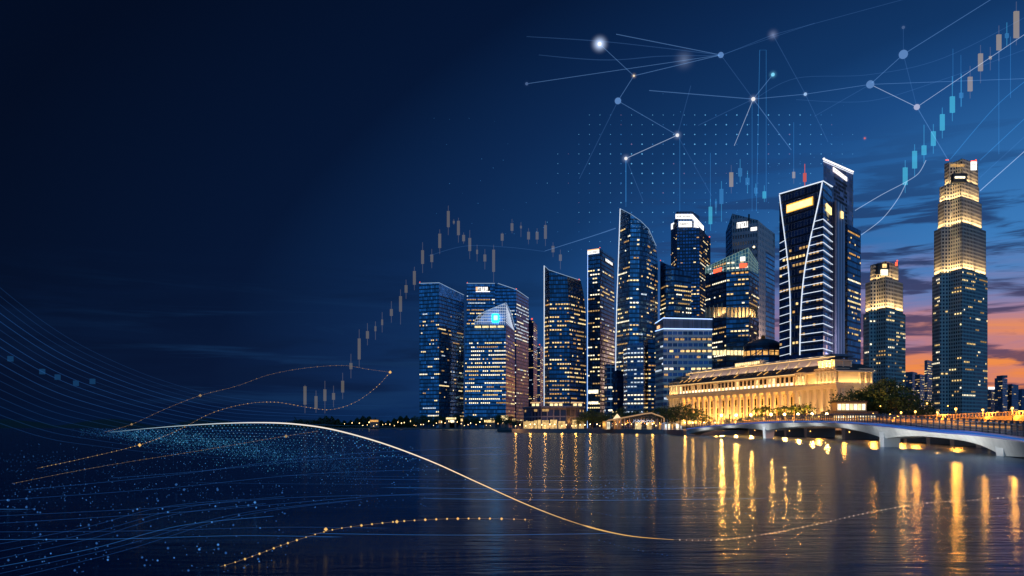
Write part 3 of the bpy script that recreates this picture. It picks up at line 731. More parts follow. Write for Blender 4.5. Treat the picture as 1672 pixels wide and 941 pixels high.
def at_y(c, y):
    for a, b in zip(c, c[1:]):
        if a[1] <= y <= b[1]: return a[0]+(b[0]-a[0])*(y-a[1])/(b[1]-a[1])
    return c[-1][0]
for k in range(17):
    y = 362+k*13.2
    if y > 577: break
    xr = at_y(RC, y); zr_ = zz(y, w15(xr, y).y)
    c_ = w15(1344, y); c_.z = zr_; e_ = edge_at(T, 2, zr_)+Vector((.4, -.3, 0))
    a_ = w15(xr, y); a_.z = zr_
    c0 = Vector((T['rg'][1][1].x, T['rg'][1][1].y-.5, zr_))
    strip(T, [a_, c0, e_], .24, NEON)
    xl = at_y(LC, y+4); zl = zz(y+4, w15(xl, y+4).y); a_ = w15(1273.5, y); a_.z = zl-1.2; b_ = w15(xl, y+4); b_.z = zl
    if k > 1: strip(T, [a_, b_], .2, NEON)
s_, _ = sign(T, 0, 1285, 1328, 335, 348.5, SIGNYE, 'sign', off=.3, th=.3)
# sign face follows its frame
p0, d, nr = on_wall(T, 0, 1286, 336.3); p1, _, _ = on_wall(T, 0, 1327, 336.3); zt, zb = zz(336.6, p0.y), zz(347, p0.y); mb = MB()
a_, b_ = p0+nr*.75, p1+nr*.75; mb.quad([(a_.x, a_.y, zb), (b_.x, b_.y, zb), (b_.x, b_.y, zt), (a_.x, a_.y, zt)]); mb.build('sign_face', SIGNY, s_)
sign(T, 1, 1348.5, 1356.5, 332, 344, SIGNY, 'sign', off=.3, th=.3)
# 16 pale fin
M16 = facade('pale_fin_wall', (.05, .07, .13), (.50, .48, .58), 400, 5.2, 0, .62, rough=.3, metal=.1, tilt=0)
T = tower('service_core', 'pale lilac ribbed column tower clamped to the right of the neon tower',
          [[(1357, 648, None), (1366, 640, None), (1379.5, 652, None)], [(1357, 648, 332), (1366, 640, 327), (1379.5, 652, 338)]], M16, back=30)
sign(T, 1, 1372, 1375.5, 345, 356, SIGNY, 'wall_lamp')
p_ = P(1362, 590, 622); area('floodlight', p_, 16, 4, (.04, .16, 1), 18000, (.80, .74, 1.0), T['root'])  # unseen uplight added to brighten the pale ribs
p_ = P(1362, 450, 622); pass
# 17 dark slab to its right
T = tower('office_tower', 'dark slab right of the pale ribbed column with bright windows on its right face',
          [[(1377, 705, None), (1384, 695, None), (1405.5, 720, None)], [(1377, 705, 367), (1384, 695, 366), (1405.5, 720, 377)]], M1d, back=40)
lit(T, 4.2, 3.0, .2, .3, 33, walls=[1], zr=(30, 160), pal=(0, 1, 5, 3), runlen=2.5, most=60); lit(T, 4.2, 3.0, 1.0, .6, 34, walls=[1], zr=(100, 122), pal=(1, 2), runlen=5, most=12)
# 18 tall purple slab behind
M18 = solid('mauve_cladding', (.20, .17, .24), .5, 0, .2, .06)
M18f = facade('mauve_panels', (.40, .30, .42), (.34, .25, .36), 4.6, 9.0, .10, .04, rough=.45, metal=.0, tilt=0)
T = tower('office_tower', 'tallest mauve slab behind the neon tower with a glowing white roof edge and white sign',
          [[(1344, 815, None), (1393, 880, None)], [(1344.5, 815, 260), (1393, 880, 281)]], M18f, back=30)
rg = T['rg'][1]; nn = Vector((-.3, -.9, 0))
strip(T, [rg[0]+nn, rg[1]+nn], .8, SIGNW); strip(T, [rg[0]+nn*1.2-Vector((0, 0, 2.2)), rg[1]+nn*1.2-Vector((0, 0, 2.2))], .4, NEON)
s_, fr = wall_sign(T['root'], P(1360, 281, 835)+nn*.6, P(1382, 287, 866)+nn*.6, .4, SIGNW, zz(280, 835), zz(273.5, 835), -1.0); letters(fr, 7, INK, s_, 41, lo=.38, hi=.66, out=.1)
mb = MB()
for k in range(12):      # louvred plant-room openings below the sign
    y = 289+k*6.6; p0, d_, n_ = on_wall(T, 0, 1361.5, y); p1, _, _ = on_wall(T, 0, 1382.5, y); L_ = (p1-p0).length
    zt = zz(y, p0.y)
    for j in range(9):
        if random.random() < .15: continue
        a_ = p0+d_*(L_*(j+.08)/9)+n_*.3; b_ = p0+d_*(L_*(j+.86)/9)+n_*.3
        mb.quad([(a_.x, a_.y, zt-2.2), (b_.x, b_.y, zt-2.2), (b_.x, b_.y, zt), (a_.x, a_.y, zt)])
mb.build('louvred_openings', solid('dark_opening', (.008, .009, .012), .5), T['root'])
ico('aviation_light', NEON, 1.0, 1, T['root']).location = P(1345.5, 259, 815)-T['root'].location
# 19, 20 stepped stone towers with floodlit setbacks
STONE = (.40, .35, .28)
MS = punched('stepped_stone_wall', STONE, 4.1, 3.3, (.22, .80), (.22, .80)); MSB = punched('shaft_stone_wall', (.46, .42, .38), 4.1, 3.3, (.22, .80), (.22, .80))
FLOOD = (1.0, .68, .30)
def ledge_lights(T, rg, k, power, out=1.6, up=.9, tilt=.16):
    for i in range(len(rg)-3):
        a, b = rg[i], rg[i+1]; d = (b-a); d.z = 0; L = d.length; d /= L; nr = Vector((d.y, -d.x, 0))
        m_ = (a+b)/2+nr*out+Vector((0, 0, up))
        area('floodlight', m_, L*.9, .5, (-nr.x*tilt, -nr.y*tilt, 1), power*L*.45, FLOOD, T['root'], along=d, spread=75)
def stepped(label, shaft, tiers, plan, D, powers):
    def ring(x0, x1, y, dl=0):
        w = x1-x0
        return [(x0+w*fx, D+dd*w+dl, y if y is None else y+dy*w*.1) for fx, dd, dy in plan]
    T = tower('stepped_tower', label, [ring(shaft[0], shaft[1], None), ring(shaft[0], shaft[1], shaft[2])], MSB, back=50)
    lit(T, 4.1, 3.3, .16, .16, int(D), zr=(12, 400), pal=(0, 1, 2, 3), runlen=3.0, hfrac=.40, sf=.28, wide=.5, most=99)
    prev = shaft[2]; below = T
    for k, (x0, x1, y1) in enumerate(tiers):
        dl = 5+4*k
        t_ = tower('tier', '', [ring(x0, x1, prev+2, dl), ring(x0, x1, y1, dl)], MS, back=42-3*k); fold(t_, T)
        for ch in T['root'].children:
            if ch.name.startswith('curtain_wall') and ch.data.materials[0] == MS: ch.name = 'setback_tier'
        if k < len(powers): 
            rl = [p_.copy() for p_ in t_['rg'][0]]
            for p_, b_ in zip(rl, below['rg'][-1]): p_.z = b_.z
            ledge_lights(T, rl, k, powers[k])
        prev = y1; below = t_
    return T
PLAN = [(0, .35, 1.0), (.14, .12, .5), (.30, .10, .4), (.54, -.10, -.6), (.78, .10, .2), (1, .35, 1.0)]
T = stepped('short stone tower with warm floodlit setbacks left of the tall stepped tower', (1409.5, 1478.5, 507),
            [(1413, 1474.5, 457), (1421, 1467, 429)], PLAN, 940, [640, 240])
ico('aviation_light', BEACON, 1.0, 1, T['root']).location = P(1465, 426, 950)-T['root'].location
D_ = 940-6+8
s_ = MB(); 
def front_box(T, px0, px1, py0, py1, D, th, m, name, parent=None):
    mb = MB(); a, b = P(px0, py1, D), P(px1, py0, D); mb.box((a.x, D, a.z), (b.x, D+th, b.z)); return mb.build(name, m, parent or T['root'])
front_box(T, 1433, 1452, 430, 447, 940, 5, solid('dark_recess', (.015, .02, .03), .6), 'recess'); front_box(T, 1439, 1450, 440, 449.5, 938, 2, WIN[2], 'lit_panel'); front_box(T, 1442, 1448, 431, 437, 938, 2, WIN[0], 'lit_panel')
front_box(T, 1463, 1465.5, 428, 434, 945, 2, SIGNR, 'red_sign')
T = stepped('tallest stepped stone tower with floodlit tiers and a white emblem at its top corner', (1522, 1612.5, 444),
            [(1525, 1610, 369), (1531.5, 1603, 326), (1534, 1598.5, 300), (1542, 1597, 262.5)], PLAN, 985, [640, 560, 520, 260])
front_box(T, 1557, 1579, 283, 297, 976, 6, MATS['dark_recess'], 'recess'); front_box(T, 1560, 1576, 288, 291, 974, 1.5, WIN[2], 'lit_panel'); front_box(T, 1553, 1575, 268, 272, 984, 1.5, WIN[3], 'lit_panel')
s_ = front_box(T, 1586, 1595, 264, 277.5, 985, 1.5, SIGNW, 'emblem_panel')
mb = MB()
cx_, cy_, D_ = 1590.5, 269, 984.6
for k in range(10):
    t0, t1 = k/10*2*math.pi, (k+.72)/10*2*math.pi
    for r0, r1 in ((2.0, 3.2),):
        pts_ = [P(cx_+r_*math.cos(t_), cy_+r_*math.sin(t_), D_) for r_, t_ in ((r0, t0), (r1, t0), (r1, t1), (r0, t1))]; mb.quad(pts_)
mb.octa(P(cx_, cy_, D_-.1), .8); mb.build('emblem_ring', INK, s_)
front_box(T, 1586, 1595, 262.4, 264, 985, 1.5, SIGNR, 'red_band', s_)
for x in (1545, 1548, 1593.5): ico('aviation_light', BEACON, .9, 1, T['root']).location = P(x, 261.5, 990)-T['root'].location
# distant blocks on the right horizon
MD = facade('distant_wall', (.10, .16, .28), (.10, .12, .18), 4.0, 4.0, .35, .2, rough=.3, metal=.2)
for k, (x0, xm, x1, y, D, lab) in enumerate([(1477, 1490, 1498, 607, 1900, 'distant low block just right of the short stone tower'), (1494, 1502, 1511, 611, 1700, 'distant lit block between the two stone towers'),
        (1509.5, 1514, 1524, 588, 1500, 'slim pale block peeking out left of the tallest stepped tower'), (1612, 1618, 1626, 634, 1700, 'distant low block touching the right side of the tallest stepped tower'),
        (1624, 1637, 1645, 617, 1600, 'distant dark block right of the tallest stepped tower with a stepped roof'), (1643, 1652, 1663, 627, 1650, 'lower distant block beside the step-roofed one'), (1662, 1668, 1690, 635, 1800, 'distant block at the right end of the skyline')]):
    T = tower('distant_building', lab, [[(x0, D+20, None), (xm, D, None), (x1, D+30, None)], [(x0, D+20, y+1), (xm, D, y), (x1, D+30, y+2)]], MD, cat='building', back=40)
    lit(T, 4.2, 4.0, .32 if k in (1, 2) else .12, .4, 60+k, zr=(8, 120), pal=(0, 1, 3), runlen=2.5, most=25)
    if k == 4: front_box(T, 1637, 1645, 613, 617, D+2, 20, MD, 'penthouse')
    if k == 3: front_box(T, 1614, 1624, 632, 636, D-2, 1, SIGNW, 'sign')

# ================================================================ the floodlit colonial hotel
HST = solid('hotel_stone', (.44, .36, .25), .7, 0, .2, .25, bump=.2); HST2 = solid('hotel_stone_trim', (.54, .45, .32), .65, 0, .12, .3)
HROOF = solid('dark_roof_tiles', (.045, .035, .035), .7, 0, .35, .8); HGL = solid('hotel_glass', (.02, .02, .02), .15, .2, .3, .5)
LILAC = solid('mansard_panels', (.30, .26, .30), .5, 0, .2, .12)
HA, HB = gp(1090, 655), gp(1366, 470)
hd = (HB-HA); HL = hd.length; hang = math.atan2(hd.y, hd.x)
hotel = empty('grand_hotel', (HA.x, HA.y, LAND), 'long cream colonial hotel with a giant colonnade, floodlit gold, behind the riverside trees', 'hotel', rz=hang)
HD = 25.0
def hz(py_right): return (HZ-py_right)/F*470+EYE-LAND       # local height of a line measured at the right corner
Z1, Z2, Z3, Z4, Z5, Z6 = hz(634), hz(624.5), hz(604), hz(601), hz(592), hz(578)
def hbox(name, a, b, m, parent=None): mb = MB(); mb.box(a, b); return mb.build(name, m, parent or hotel)
hbox('plinth', (-1, -1.5, 0), (HL+1.5, HD+1, 3.2), HST2)
mb = MB(); mb.box((0, 4.4, 3.2), (HL, HD, Z1)); mb.box((0, 2.2, 3.2), (19, 4.398, Z1)); mb.box((HL-33, 2.2, 3.2), (HL, 4.398, Z1)); hotel_wall = mb.build('wall', HST, hotel)
mb = MB(); mb.box((-.5, -.6, Z1), (HL+.6, HD+.5, Z1+1.6)); mb.box((-1.4, -1.5, Z1+1.602), (HL+1.5, HD+1.2, Z1+2.2)); mb.build('entablature', HST2, hotel)
mb = MB()
mb.box((-1, -1.2, Z2-.4), (HL+1.1, -.9, Z2+.0)); mb.box((HL+.8, -.9, Z2-.4), (HL+1.1, HD, Z2))
for k in range(int(HL/1.6)): mb.box((k*1.6, -1.15, Z1+2.203), (k*1.6+.7, -.95, Z2-.403))
for k in range(int(HD/1.6)): mb.box((HL+.85, k*1.6, Z1+2.203), (HL+1.05, k*1.6+.7, Z2-.403))
mb.build('balustrade', HST2, hotel)
NC = 19; c0, c1 = 22.0, HL-36
for k in range(NC):
    u = c0+(c1-c0)*k/(NC-1); mb = MB()
    mb.tube([(u, .6, 4.4), (u, .6, 12), (u, .6, Z1-1.5)], [1.25, 1.22, 1.02], 14); mb.box((u-1.7, -.9, 3.2), (u+1.7, 2.1, 4.4)); mb.box((u-1.5, -.8, Z1-1.5), (u+1.5, 2.0, Z1-.003))
    mb.build('column', HST2, hotel)
    if k < NC-1:
        um = u+(c1-c0)/(NC-1)/2
        f = MB(); f.box((um-2.5, 4.1, 4.6), (um+2.5, 4.395, Z1-1.6)); fo = f.build('window', HST2, hotel)
        g = MB()
        for a, b in ((5.0, 10.0), (10.5, 14.2), (14.8, Z1-3.2)):
            for q_ in (-2.2, .1): g.box((um+q_, 4.03, a), (um+q_+2.1, 4.097, b), mi=1 if random.random() < .3 else 0)
        g.build('pane', [HGL, WIN[random.choice((0, 5, 5, 3))]], fo)
# plain end bays with pilasters
for u0, u1, n in ((0, 19, 4), (HL-33, HL, 6)):
    for k in range(n):
        u = u0+1.2+(u1-u0-2.4)*k/(n-1); mb = MB(); mb.box((u-1.1, .7 if u0 else .9, 3.2), (u+1.1, 2.198, Z1-1.2)); mb.box((u-1.4, .4, Z1-1.2), (u+1.4, 2.198, Z1-.003)); mb.build('pilaster', HST2, hotel)
for k in range(4):
    v = 3.2+k*6.2; mb = MB(); mb.tube([(HL+.9, v, 3.2), (HL+.9, v, Z1-.003)], [1.1, .95], 12); mb.build('column', HST2, hotel)
# attic storey; glowing panels stand in for uplight along its base
mb = MB(); mb.box((2, 2.6, Z2-.8), (HL-2, HD-1, Z3-.9)); mb.build('attic_wall', HST, hotel)
for k in range(34):
    u = 5+(HL-46)*k/33; mb = MB(); mb.box((u-.45, 1.9, Z2-.8), (u+.45, 2.598, Z3-.9)); mb.build('attic_pilaster', HST2, hotel)
    if k < 33:
        um = u+(HL-46)/66; g = MB()
        for q_ in (-1.55, .1): g.box((um+q_, 2.5, Z2+2.2), (um+q_+1.45, 2.597, Z3-1.4))
        l_ = MB(); l_.box((um-1.5, 2.45, Z2+.15), (um+1.5, 2.597, Z2+1.9)); l_.build('attic_glow_panel', WIN[2] if k % 5 else WIN[1], hotel)
        g.build('attic_window', HGL if random.random() < .62 else WIN[random.choice((0, 3, 1))], hotel)
mb = MB(); mb.box((.6, .6, Z3-.9), (HL-.4, HD, Z3)); mb.build('eaves_cornice', HST2, hotel)
# dark tiled roof slope
def slope(name, m, v0, v1, z0, z1, u0, u1, du0=0, du1=0):
    mb = MB(); mb.quad([(u0, v0, z0), (u1, v0, z0), (u1-du1, v1, z1), (u0+du0, v1, z1)])
    mb.quad([(u1, v0, z0), (u1, HD-v0+1, z0), (u1-du1, HD-v1+1, z1), (u1-du1, v1, z1)]); mb.quad([(u0, HD-v0+1, z0), (u0, v0, z0), (u0+du0, v1, z1), (u0+du0, HD-v1+1, z1)])
    return mb.build(name, m, hotel)
slope('tiled_roof', HROOF, 1.0, 5.6, Z3+.003, Z5, 1, HL-1, 5, 5)
for k in range(22):
    u = 14+(HL-52)*k/21; v0 = 2.5
    mb = MB(); z = Z3+(v0-1.0)/4.6*(Z5-Z3)+.1; mb.hexa([(u, v0-.5, z-.1), (u+.7, v0-.5, z-.1), (u+2.2, v0+1.6, z+1.6), (u+1.5, v0+1.6, z+1.6), (u, v0-.55, z+.25), (u+.7, v0-.55, z+.25), (u+2.2, v0+1.55, z+2.0), (u+1.5, v0+1.55, z+2.0)])
    mb.build('rooflight', WIN[5] if random.random() < .6 else HGL, hotel)
slope('glazed_mansard', LILAC, 6.4, 9.2, Z5-.2, Z6, 18, HL-16, 2, 2)
mb = MB(); mb.box((17, 6.2, Z5-1.2), (HL-15, HD-5, Z5-.204)); mb.build('gutter', DARKM, hotel)
for k in range(15):
    u = 21+(HL-44)*k/14; mb = MB(); h0, h1 = Z5-.1, Z6-1.2
    mb.hexa([(u-.9, 5.4, h0), (u+.9, 5.4, h0), (u+.9, 7.4, h0), (u-.9, 7.4, h0), (u-.25, 8.2, h1), (u+.25, 8.2, h1), (u+.25, 9.2, h1), (u-.25, 9.2, h1)]); mb.build('buttress', HST2, hotel)
mb = MB(); mb.box((16.5, 8.0, Z6), (HL-12, HD-4, Z6+.9)); mb.box((19, 9.5, Z6+.903), (HL-16, HD-6, Z6+1.6)); mb.build('flat_roof', solid('roof_slab', (.14, .15, .2), .7), hotel)
mb = MB(); mb.box((16.3, 7.85, Z6-.45), (HL-11.8, 7.98, Z6-.1)); mb.build('cornice_light', WARMSTRIP, hotel)
mb = MB(); mb.box((1, .45, Z3-.55), (HL-38, .58, Z3-.25)); mb.build('cornice_light', WARMSTRIP, hotel)
# rooftop pavilion sign block in the middle
mb = MB(); mb.box((82, 6.5, Z6+.2), (112, 12, Z6+2.8)); pv = mb.build('roof_pavilion', HST, hotel)
mb = MB()
for k in range(12): mb.box((83+k*2.4, 6.3, Z6+.7), (83+k*2.4+1.5, 6.498, Z6+2.3))
mb.build('pavilion_window', WIN[1], pv)
def kiosk(u0, u1, v0, v1, z0, z1, name='corner_pavilion', hip=2.6, win=True):
    mb = MB(); mb.box((u0, v0, z0), (u1, v1, z1)); o = mb.build(name, HST, hotel)
    c = MB(); c.box((u0-.9, v0-.9, z1+.003), (u1+.9, v1+.9, z1+.7)); c.build('cornice', HST2, o)
    um, vm = (u0+u1)/2, (v0+v1)/2; r = MB()
    for a, b in (((u0-1, v0-1), (u1+1, v0-1)), ((u1+1, v0-1), (u1+1, v1+1)), ((u1+1, v1+1), (u0-1, v1+1)), ((u0-1, v1+1), (u0-1, v0-1))): r.quad([(*a, z1+.71), (*b, z1+.71), (um, vm, z1+.7+hip)])
    r.build('hip_roof', HROOF, o)
    n = max(2, int((u1-u0)/3.2)); p = MB(); w = MB()
    for k in range(n+1): x = u0+(u1-u0)*k/n; p.box((x-.4, v0-.5, z0), (x+.4, v0-.003, z1))
    for k in range(max(2, int((v1-v0)/3.5))+1): y = v0+(v1-v0)*k/max(2, int((v1-v0)/3.5)); p.box((u1+.003, y-.4, z0), (u1+.5, y+.4, z1))
    p.build('pilasters', HST2, o)
    if win:
        for k in range(n): x = u0+(u1-u0)*(k+.5)/n; w.box((x-.7, v0-.15, z0+1.4), (x+.7, v0-.006, z1-1.6))
        w.build('kiosk_window', random.choice((WIN[0], WIN[3])), o)
    return o
kiosk(2, 14, 1.2, 8, Z2-.6, Z3+1.5); kiosk(5, 13, 5, 11, Z3+1.6, Z5+1.2, 'roof_kiosk', 1.2)
kiosk(HL-37, HL-29, 1.2, 6, Z2-.6, Z3-.2, 'attic_bay', 1.5)
kiosk(HL-19, HL-3, 1.2, 9, Z2-.6, Z3+.6); kiosk(HL-17, HL-4, 2, 12, Z3+1.5, Z6-3.4, 'roof_kiosk', 1.4)
kiosk(HL-9, HL-2, HD-9, HD-1.5, Z2-.6, Z3+.6)
mb = MB(); mb.box((HL-9, 9.3, Z2-.6), (HL-3.6, HD-9.2, Z3-2)); mb.build('side_attic', HST, hotel)
mb = MB()
for k in range(3): mb.box((HL-3.59, 10+k*2, Z2+.6), (HL-3.5, 11.4+k*2, Z3-3.4))
mb.build('side_windows', WIN[1], hotel)
# its floodlights: strips on the plinth, the main cornice, the attic and the roof
HM = Matrix.Translation(hotel.location) @ Matrix.Rotation(hang, 4, 'Z')
def hlight(u0, u1, v, z, sy, direc, power, col=(1.0, .58, .18), n=1):
    for k in range(n):
        a, b = u0+(u1-u0)*k/n, u0+(u1-u0)*(k+1)/n
        p = HM @ Vector(((a+b)/2, v, z)); d = (HM.to_3x3() @ Vector(direc)); al = HM.to_3x3() @ Vector((1, 0, 0))
        area('floodlight', p, (b-a)*.96, sy, d, power*(b-a), col, hotel, along=al)
hlight(0, HL, -4.5, 3.4, .6, (0, .45, 1), 105, n=4)
hlight(20, HL-34, 2.8, 3.4, .5, (0, .2, 1), 1100, (1.0, .48, .10), n=3)
hlight(15, HL-38, .2, Z2+.05, .4, (0, .55, 1), 55, (1, .52, .16), n=3)
hlight(20, HL-18, 4.4, Z5+.1, .5, (0, .5, 1), 62, (1, .68, .36), n=3)
hlight(HL-18, HL-3, -.9, Z3+1.7, .4, (0, .5, 1), 420, n=1); hlight(HL-38, HL-2, -.3, Z2-.2, .4, (0, .5, 1), 105, n=2); hlight(1, 15, -.3, Z2-.2, .4, (0, .5, 1), 100)
for v0_, z_, pw in ((HL+4.5, 3.4, 700), (HL-.2, Z2-.2, 95)):
    p = HM @ Vector((v0_, HD/2, z_)); area('floodlight', p, HD*.9, .4, HM.to_3x3() @ Vector((-.4, 0, 1)), pw*HD, (1, .58, .18), hotel, along=HM.to_3x3() @ Vector((0, 1, 0)))
for k in range(NC):        # a narrow uplight at the foot of each column
    u = c0+(c1-c0)*k/(NC-1); l = bpy.data.lights.new('uplight', 'SPOT'); l.energy = 5200; l.color = (1, .66, .28); l.spot_size = R(46); l.spot_blend = .9; l.shadow_soft_size = .2
    o = bpy.data.objects.new('uplight', l); COL.objects.link(o); o.parent = hotel; o.location = (u, -2.2, 3.6); o.rotation_euler = (R(180-12), 0, 0)

for u in [1.2+k*5.5 for k in range(4)]+[HL-31.8+k*6.1 for k in range(6)]:
    l = bpy.data.lights.new('uplight', 'SPOT'); l.energy = 9000; l.color = (1, .62, .24); l.spot_size = R(55); l.spot_blend = .9; l.shadow_soft_size = .2
    o = bpy.data.objects.new('uplight', l); COL.objects.link(o); o.parent = hotel; o.location = (u, -2.0, 3.6); o.rotation_euler = (R(180-11), 0, 0)
for k in range(15):        # and one under each rooftop buttress
    u = 21+(HL-44)*k/14; l = bpy.data.lights.new('uplight', 'SPOT'); l.energy = 9000; l.color = (1, .66, .34); l.spot_size = R(50); l.spot_blend = .8; l.shadow_soft_size = .15
    o = bpy.data.objects.new('uplight', l); COL.objects.link(o); o.parent = hotel; o.location = (u, 4.6, Z5); o.rotation_euler = (R(180-22), 0, 0)

# domed glass house behind the hotel
dm = empty('domed_building', (gp(1243, 690).x, 690, LAND), 'dark domed building with a ring of amber windows rising behind the hotel roof', 'building')
mb = MB(); rr = 15; cx_, cy_ = gp(1246, 700); zb = zz(590, 700)
circ = [(cx_+rr*math.cos(t/20*2*math.pi), cy_+rr*math.sin(t/20*2*math.pi)) for t in range(20)]
mb.prism(circ, LAND, zz(571, 700)); mb.build('drum', M1d, dm)
mb = MB()
for k in range(20):
    a, b = Vector((*circ[k], 0)), Vector((*circ[(k+1) % 20], 0)); c = Vector((cx_, cy_, 0)); o_ = ((a+b)/2-c).normalized()*.3
    a1, b1 = a.lerp(b, .12)+o_, a.lerp(b, .88)+o_; mb.quad([(a1.x, a1.y, zz(582, 700)), (b1.x, b1.y, zz(582, 700)), (b1.x, b1.y, zz(574.5, 700)), (a1.x, a1.y, zz(574.5, 700))])
mb.build('window_ring', WIN[5], dm)
mb = MB(); prev = [Vector((*p, zz(571, 700))) for p in circ]; c = Vector((cx_, cy_, 0))
for k in range(1, 6):
    f = math.cos(k/6*math.pi/2)*1.06; z = zz(571, 700)+8.5*math.sin(k/6*math.pi/2); cur = [Vector((cx_+(p[0]-cx_)*f, cy_+(p[1]-cy_)*f, z)) for p in circ]
    for j in range(20): mb.quad([prev[j], prev[(j+1) % 20], cur[(j+1) % 20], cur[j]])
    prev = cur
mb.quad(prev); mb.build('dome', solid('dome_metal', (.05, .055, .08), .35, .6), dm)
mb = MB(); mb.prism([(cx_-1.6, cy_-1.6), (cx_+1.6, cy_-1.6), (cx_+1.6, cy_+1.6), (cx_-1.6, cy_+1.6)], prev[0].z, prev[0].z+3, sc=.6); mb.build('lantern', WIN[3], dm)
mb = MB()
for k in range(2): mb.tube([(cx_-20+k*3, cy_-17, zz(588+k*4, 680)), (cx_-4, cy_-17, zz(568+k*4, 680)), (cx_+16, cy_-17, zz(572+k*4, 680))], .3, 5)
mb.build('roof_ribs', DARKM, dm)

# ================================================================ waterfront buildings
pav = empty('waterfront_pavilion', (gp(903, 625).x, 625, LAND), 'three-storey waterfront pavilion with lit rooftop boxes and a glowing ground floor', 'building')
pl = [gp(855, 652), gp(866, 628), gp(884, 614), (gp(924, 612)), gp(943, 620), gp(953, 646), gp(948, 672), gp(860, 672)]
PW = facade('pavilion_glazing', (.05, .06, .12), (.22, .19, .22), 5.3, 4.4, .16, .16, rough=.12, metal=.2)
mb = MB(); mb.prism([tuple(p) for p in pl], LAND, zz(666.5, 620)); mb.build('wall', PW, pav)
mb = MB(); mb.prism([tuple(p) for p in [gp(853, 650), gp(865, 625), gp(884, 610), gp(925, 608), gp(945, 616), gp(955, 645), gp(950, 676), gp(858, 676)]], zz(666.5, 620)+.01, zz(663.5, 620)); mb.build('roof', solid('pavilion_roof', (.16, .16, .2), .6), pav)
rnd = random.Random(4)
for A_, B_ in zip(pl[:5], pl[1:6]):
    d = (B_-A_); L = d.length; d = d/L; nr = Vector((d.y, -d.x)); n = max(1, int(L/4.4))
    for k in range(n):
        if rnd.random() < .12: continue
        a, b = A_+d*(L*(k+.08)/n)+nr*.15, A_+d*(L*(k+.92)/n)+nr*.15; mb = MB(); z1_ = LAND+rnd.choice((5.6, 6.2, 6.6))
        mb.quad([(a.x, a.y, LAND+.4), (b.x, b.y, LAND+.4), (b.x, b.y, z1_), (a.x, a.y, z1_)]); mb.build('shopfront', emit('shop_light', (1, .64, .25), .8, var=.6, scale=.6) if 'shop_light' not in MATS else MATS['shop_light'], pav)
        if rnd.random() < .22: mb = MB(); mb.quad([(a.x, a.y, LAND+12.4), (b.x, b.y, LAND+12.4), (b.x, b.y, LAND+14), (a.x, a.y, LAND+14)]); mb.build('lit_window', WIN[3], pav)
for x0, x1 in ((868, 881), (897, 919), (935, 951)):
    a, b = gp(x0, 628), gp(x1, 628); mb = MB(); mb.box((a.x, 628, zz(663.5, 620)+.02), (b.x, 638, zz(658, 625))); bx = mb.build('rooftop_box', HST, pav)
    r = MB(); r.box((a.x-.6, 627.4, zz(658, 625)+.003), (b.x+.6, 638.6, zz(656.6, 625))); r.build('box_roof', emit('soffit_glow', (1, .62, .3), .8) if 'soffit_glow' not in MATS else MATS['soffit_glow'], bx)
    w = MB(); n = max(2, int((b.x-a.x)/2.4))
    for k in range(n): xx = a.x+(b.x-a.x)*(k+.15)/n; w.box((xx, 627.9, zz(663, 625)), (xx+(b.x-a.x)*.7/n, 627.996, zz(659, 625)))
    w.build('box_window', WIN[1], bx)
# riverside restaurant, right of the hotel
rs = empty('riverside_restaurant', (gp(1396, 438).x, 438, LAND), 'two-level riverside restaurant with white-lit open floors below the big trees', 'building')
def pbox(px0, px1, D, dep, z0, z1, m, name, parent): a, b = gp(px0, D), gp(px1, D); mb = MB(); mb.box((a.x, D, z0), (b.x, D+dep, z1)); return mb.build(name, m, parent)
pbox(1360, 1432, 440, 9, LAND, 10.5, solid('restaurant_wall', (.3, .24, .18), .7), 'wall', rs)
pbox(1356, 1434, 436, 14, 9.8, 11.6, HROOF, 'canopy_roof', rs); pbox(1367, 1415, 444, 8, 11.61, 16.0, MATS['restaurant_wall'], 'upper_storey', rs); pbox(1365, 1417, 442.5, 11, 16.01, 16.8, HROOF, 'upper_roof', rs)
for k in range(12): pbox(1362+k*5.8, 1362+k*5.8+4.6, 439.6, .3, 7.2, 9.4, WIN[2] if k % 3 else WIN[0], 'lit_bay', rs)
for k in range(7): pbox(1368+k*6.6, 1368+k*6.6+5.2, 443.6, .3, 12.4, 15.4, WIN[1] if k % 2 else WIN[2], 'lit_bay', rs)
# glazed event canopy on the quay
ev = empty('event_canopy', (gp(1038, 548).x, 548, LAND), 'low glazed event hall under a curved bronze-edged roof on the quay', 'building')
prof = [(990, 698), (990, 688), (993, 686.5), (1003, 685), (1030, 680), (1052, 675.8), (1064, 674.5), (1070, 677), (1080, 680), (1084, 683), (1085.5, 698)]
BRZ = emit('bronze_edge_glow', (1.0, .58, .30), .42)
fr_ = [P(x, y, 540) for x, y in prof]; bk_ = [p+Vector((0, 22, 0)) for p in fr_]
fr_[0].z = fr_[-1].z = bk_[0].z = bk_[-1].z = LAND
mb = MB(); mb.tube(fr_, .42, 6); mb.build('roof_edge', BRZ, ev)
mb = MB()
for k in range(len(fr_)-1): mb.quad([fr_[k], fr_[k+1], bk_[k+1], bk_[k]])
mb.build('roof_shell', DARKM, ev)
GLS, gnt, gb = mat('dim_glass'); gb.inputs['Base Color'].default_value = (.02, .025, .03, 1); gb.inputs['Roughness'].default_value = .06; gb.inputs['Alpha'].default_value = .5
mb = MB(); ff = [p+Vector((0, 1.2, 0)) for p in fr_]; mb.quad(ff); mb.build('glass_front', GLS, ev)
mb = MB()
for x in (994, 999, 1008, 1014, 1020, 1028, 1038, 1047, 1056, 1064, 1073, 1080): mb.tube([P(x, 698, 540.6), P(x, 690 if x < 1000 else 684, 540.6)], .16, 4)
mb.build('mullions', solid('mullion_paint', (.5, .5, .55), .5), ev)
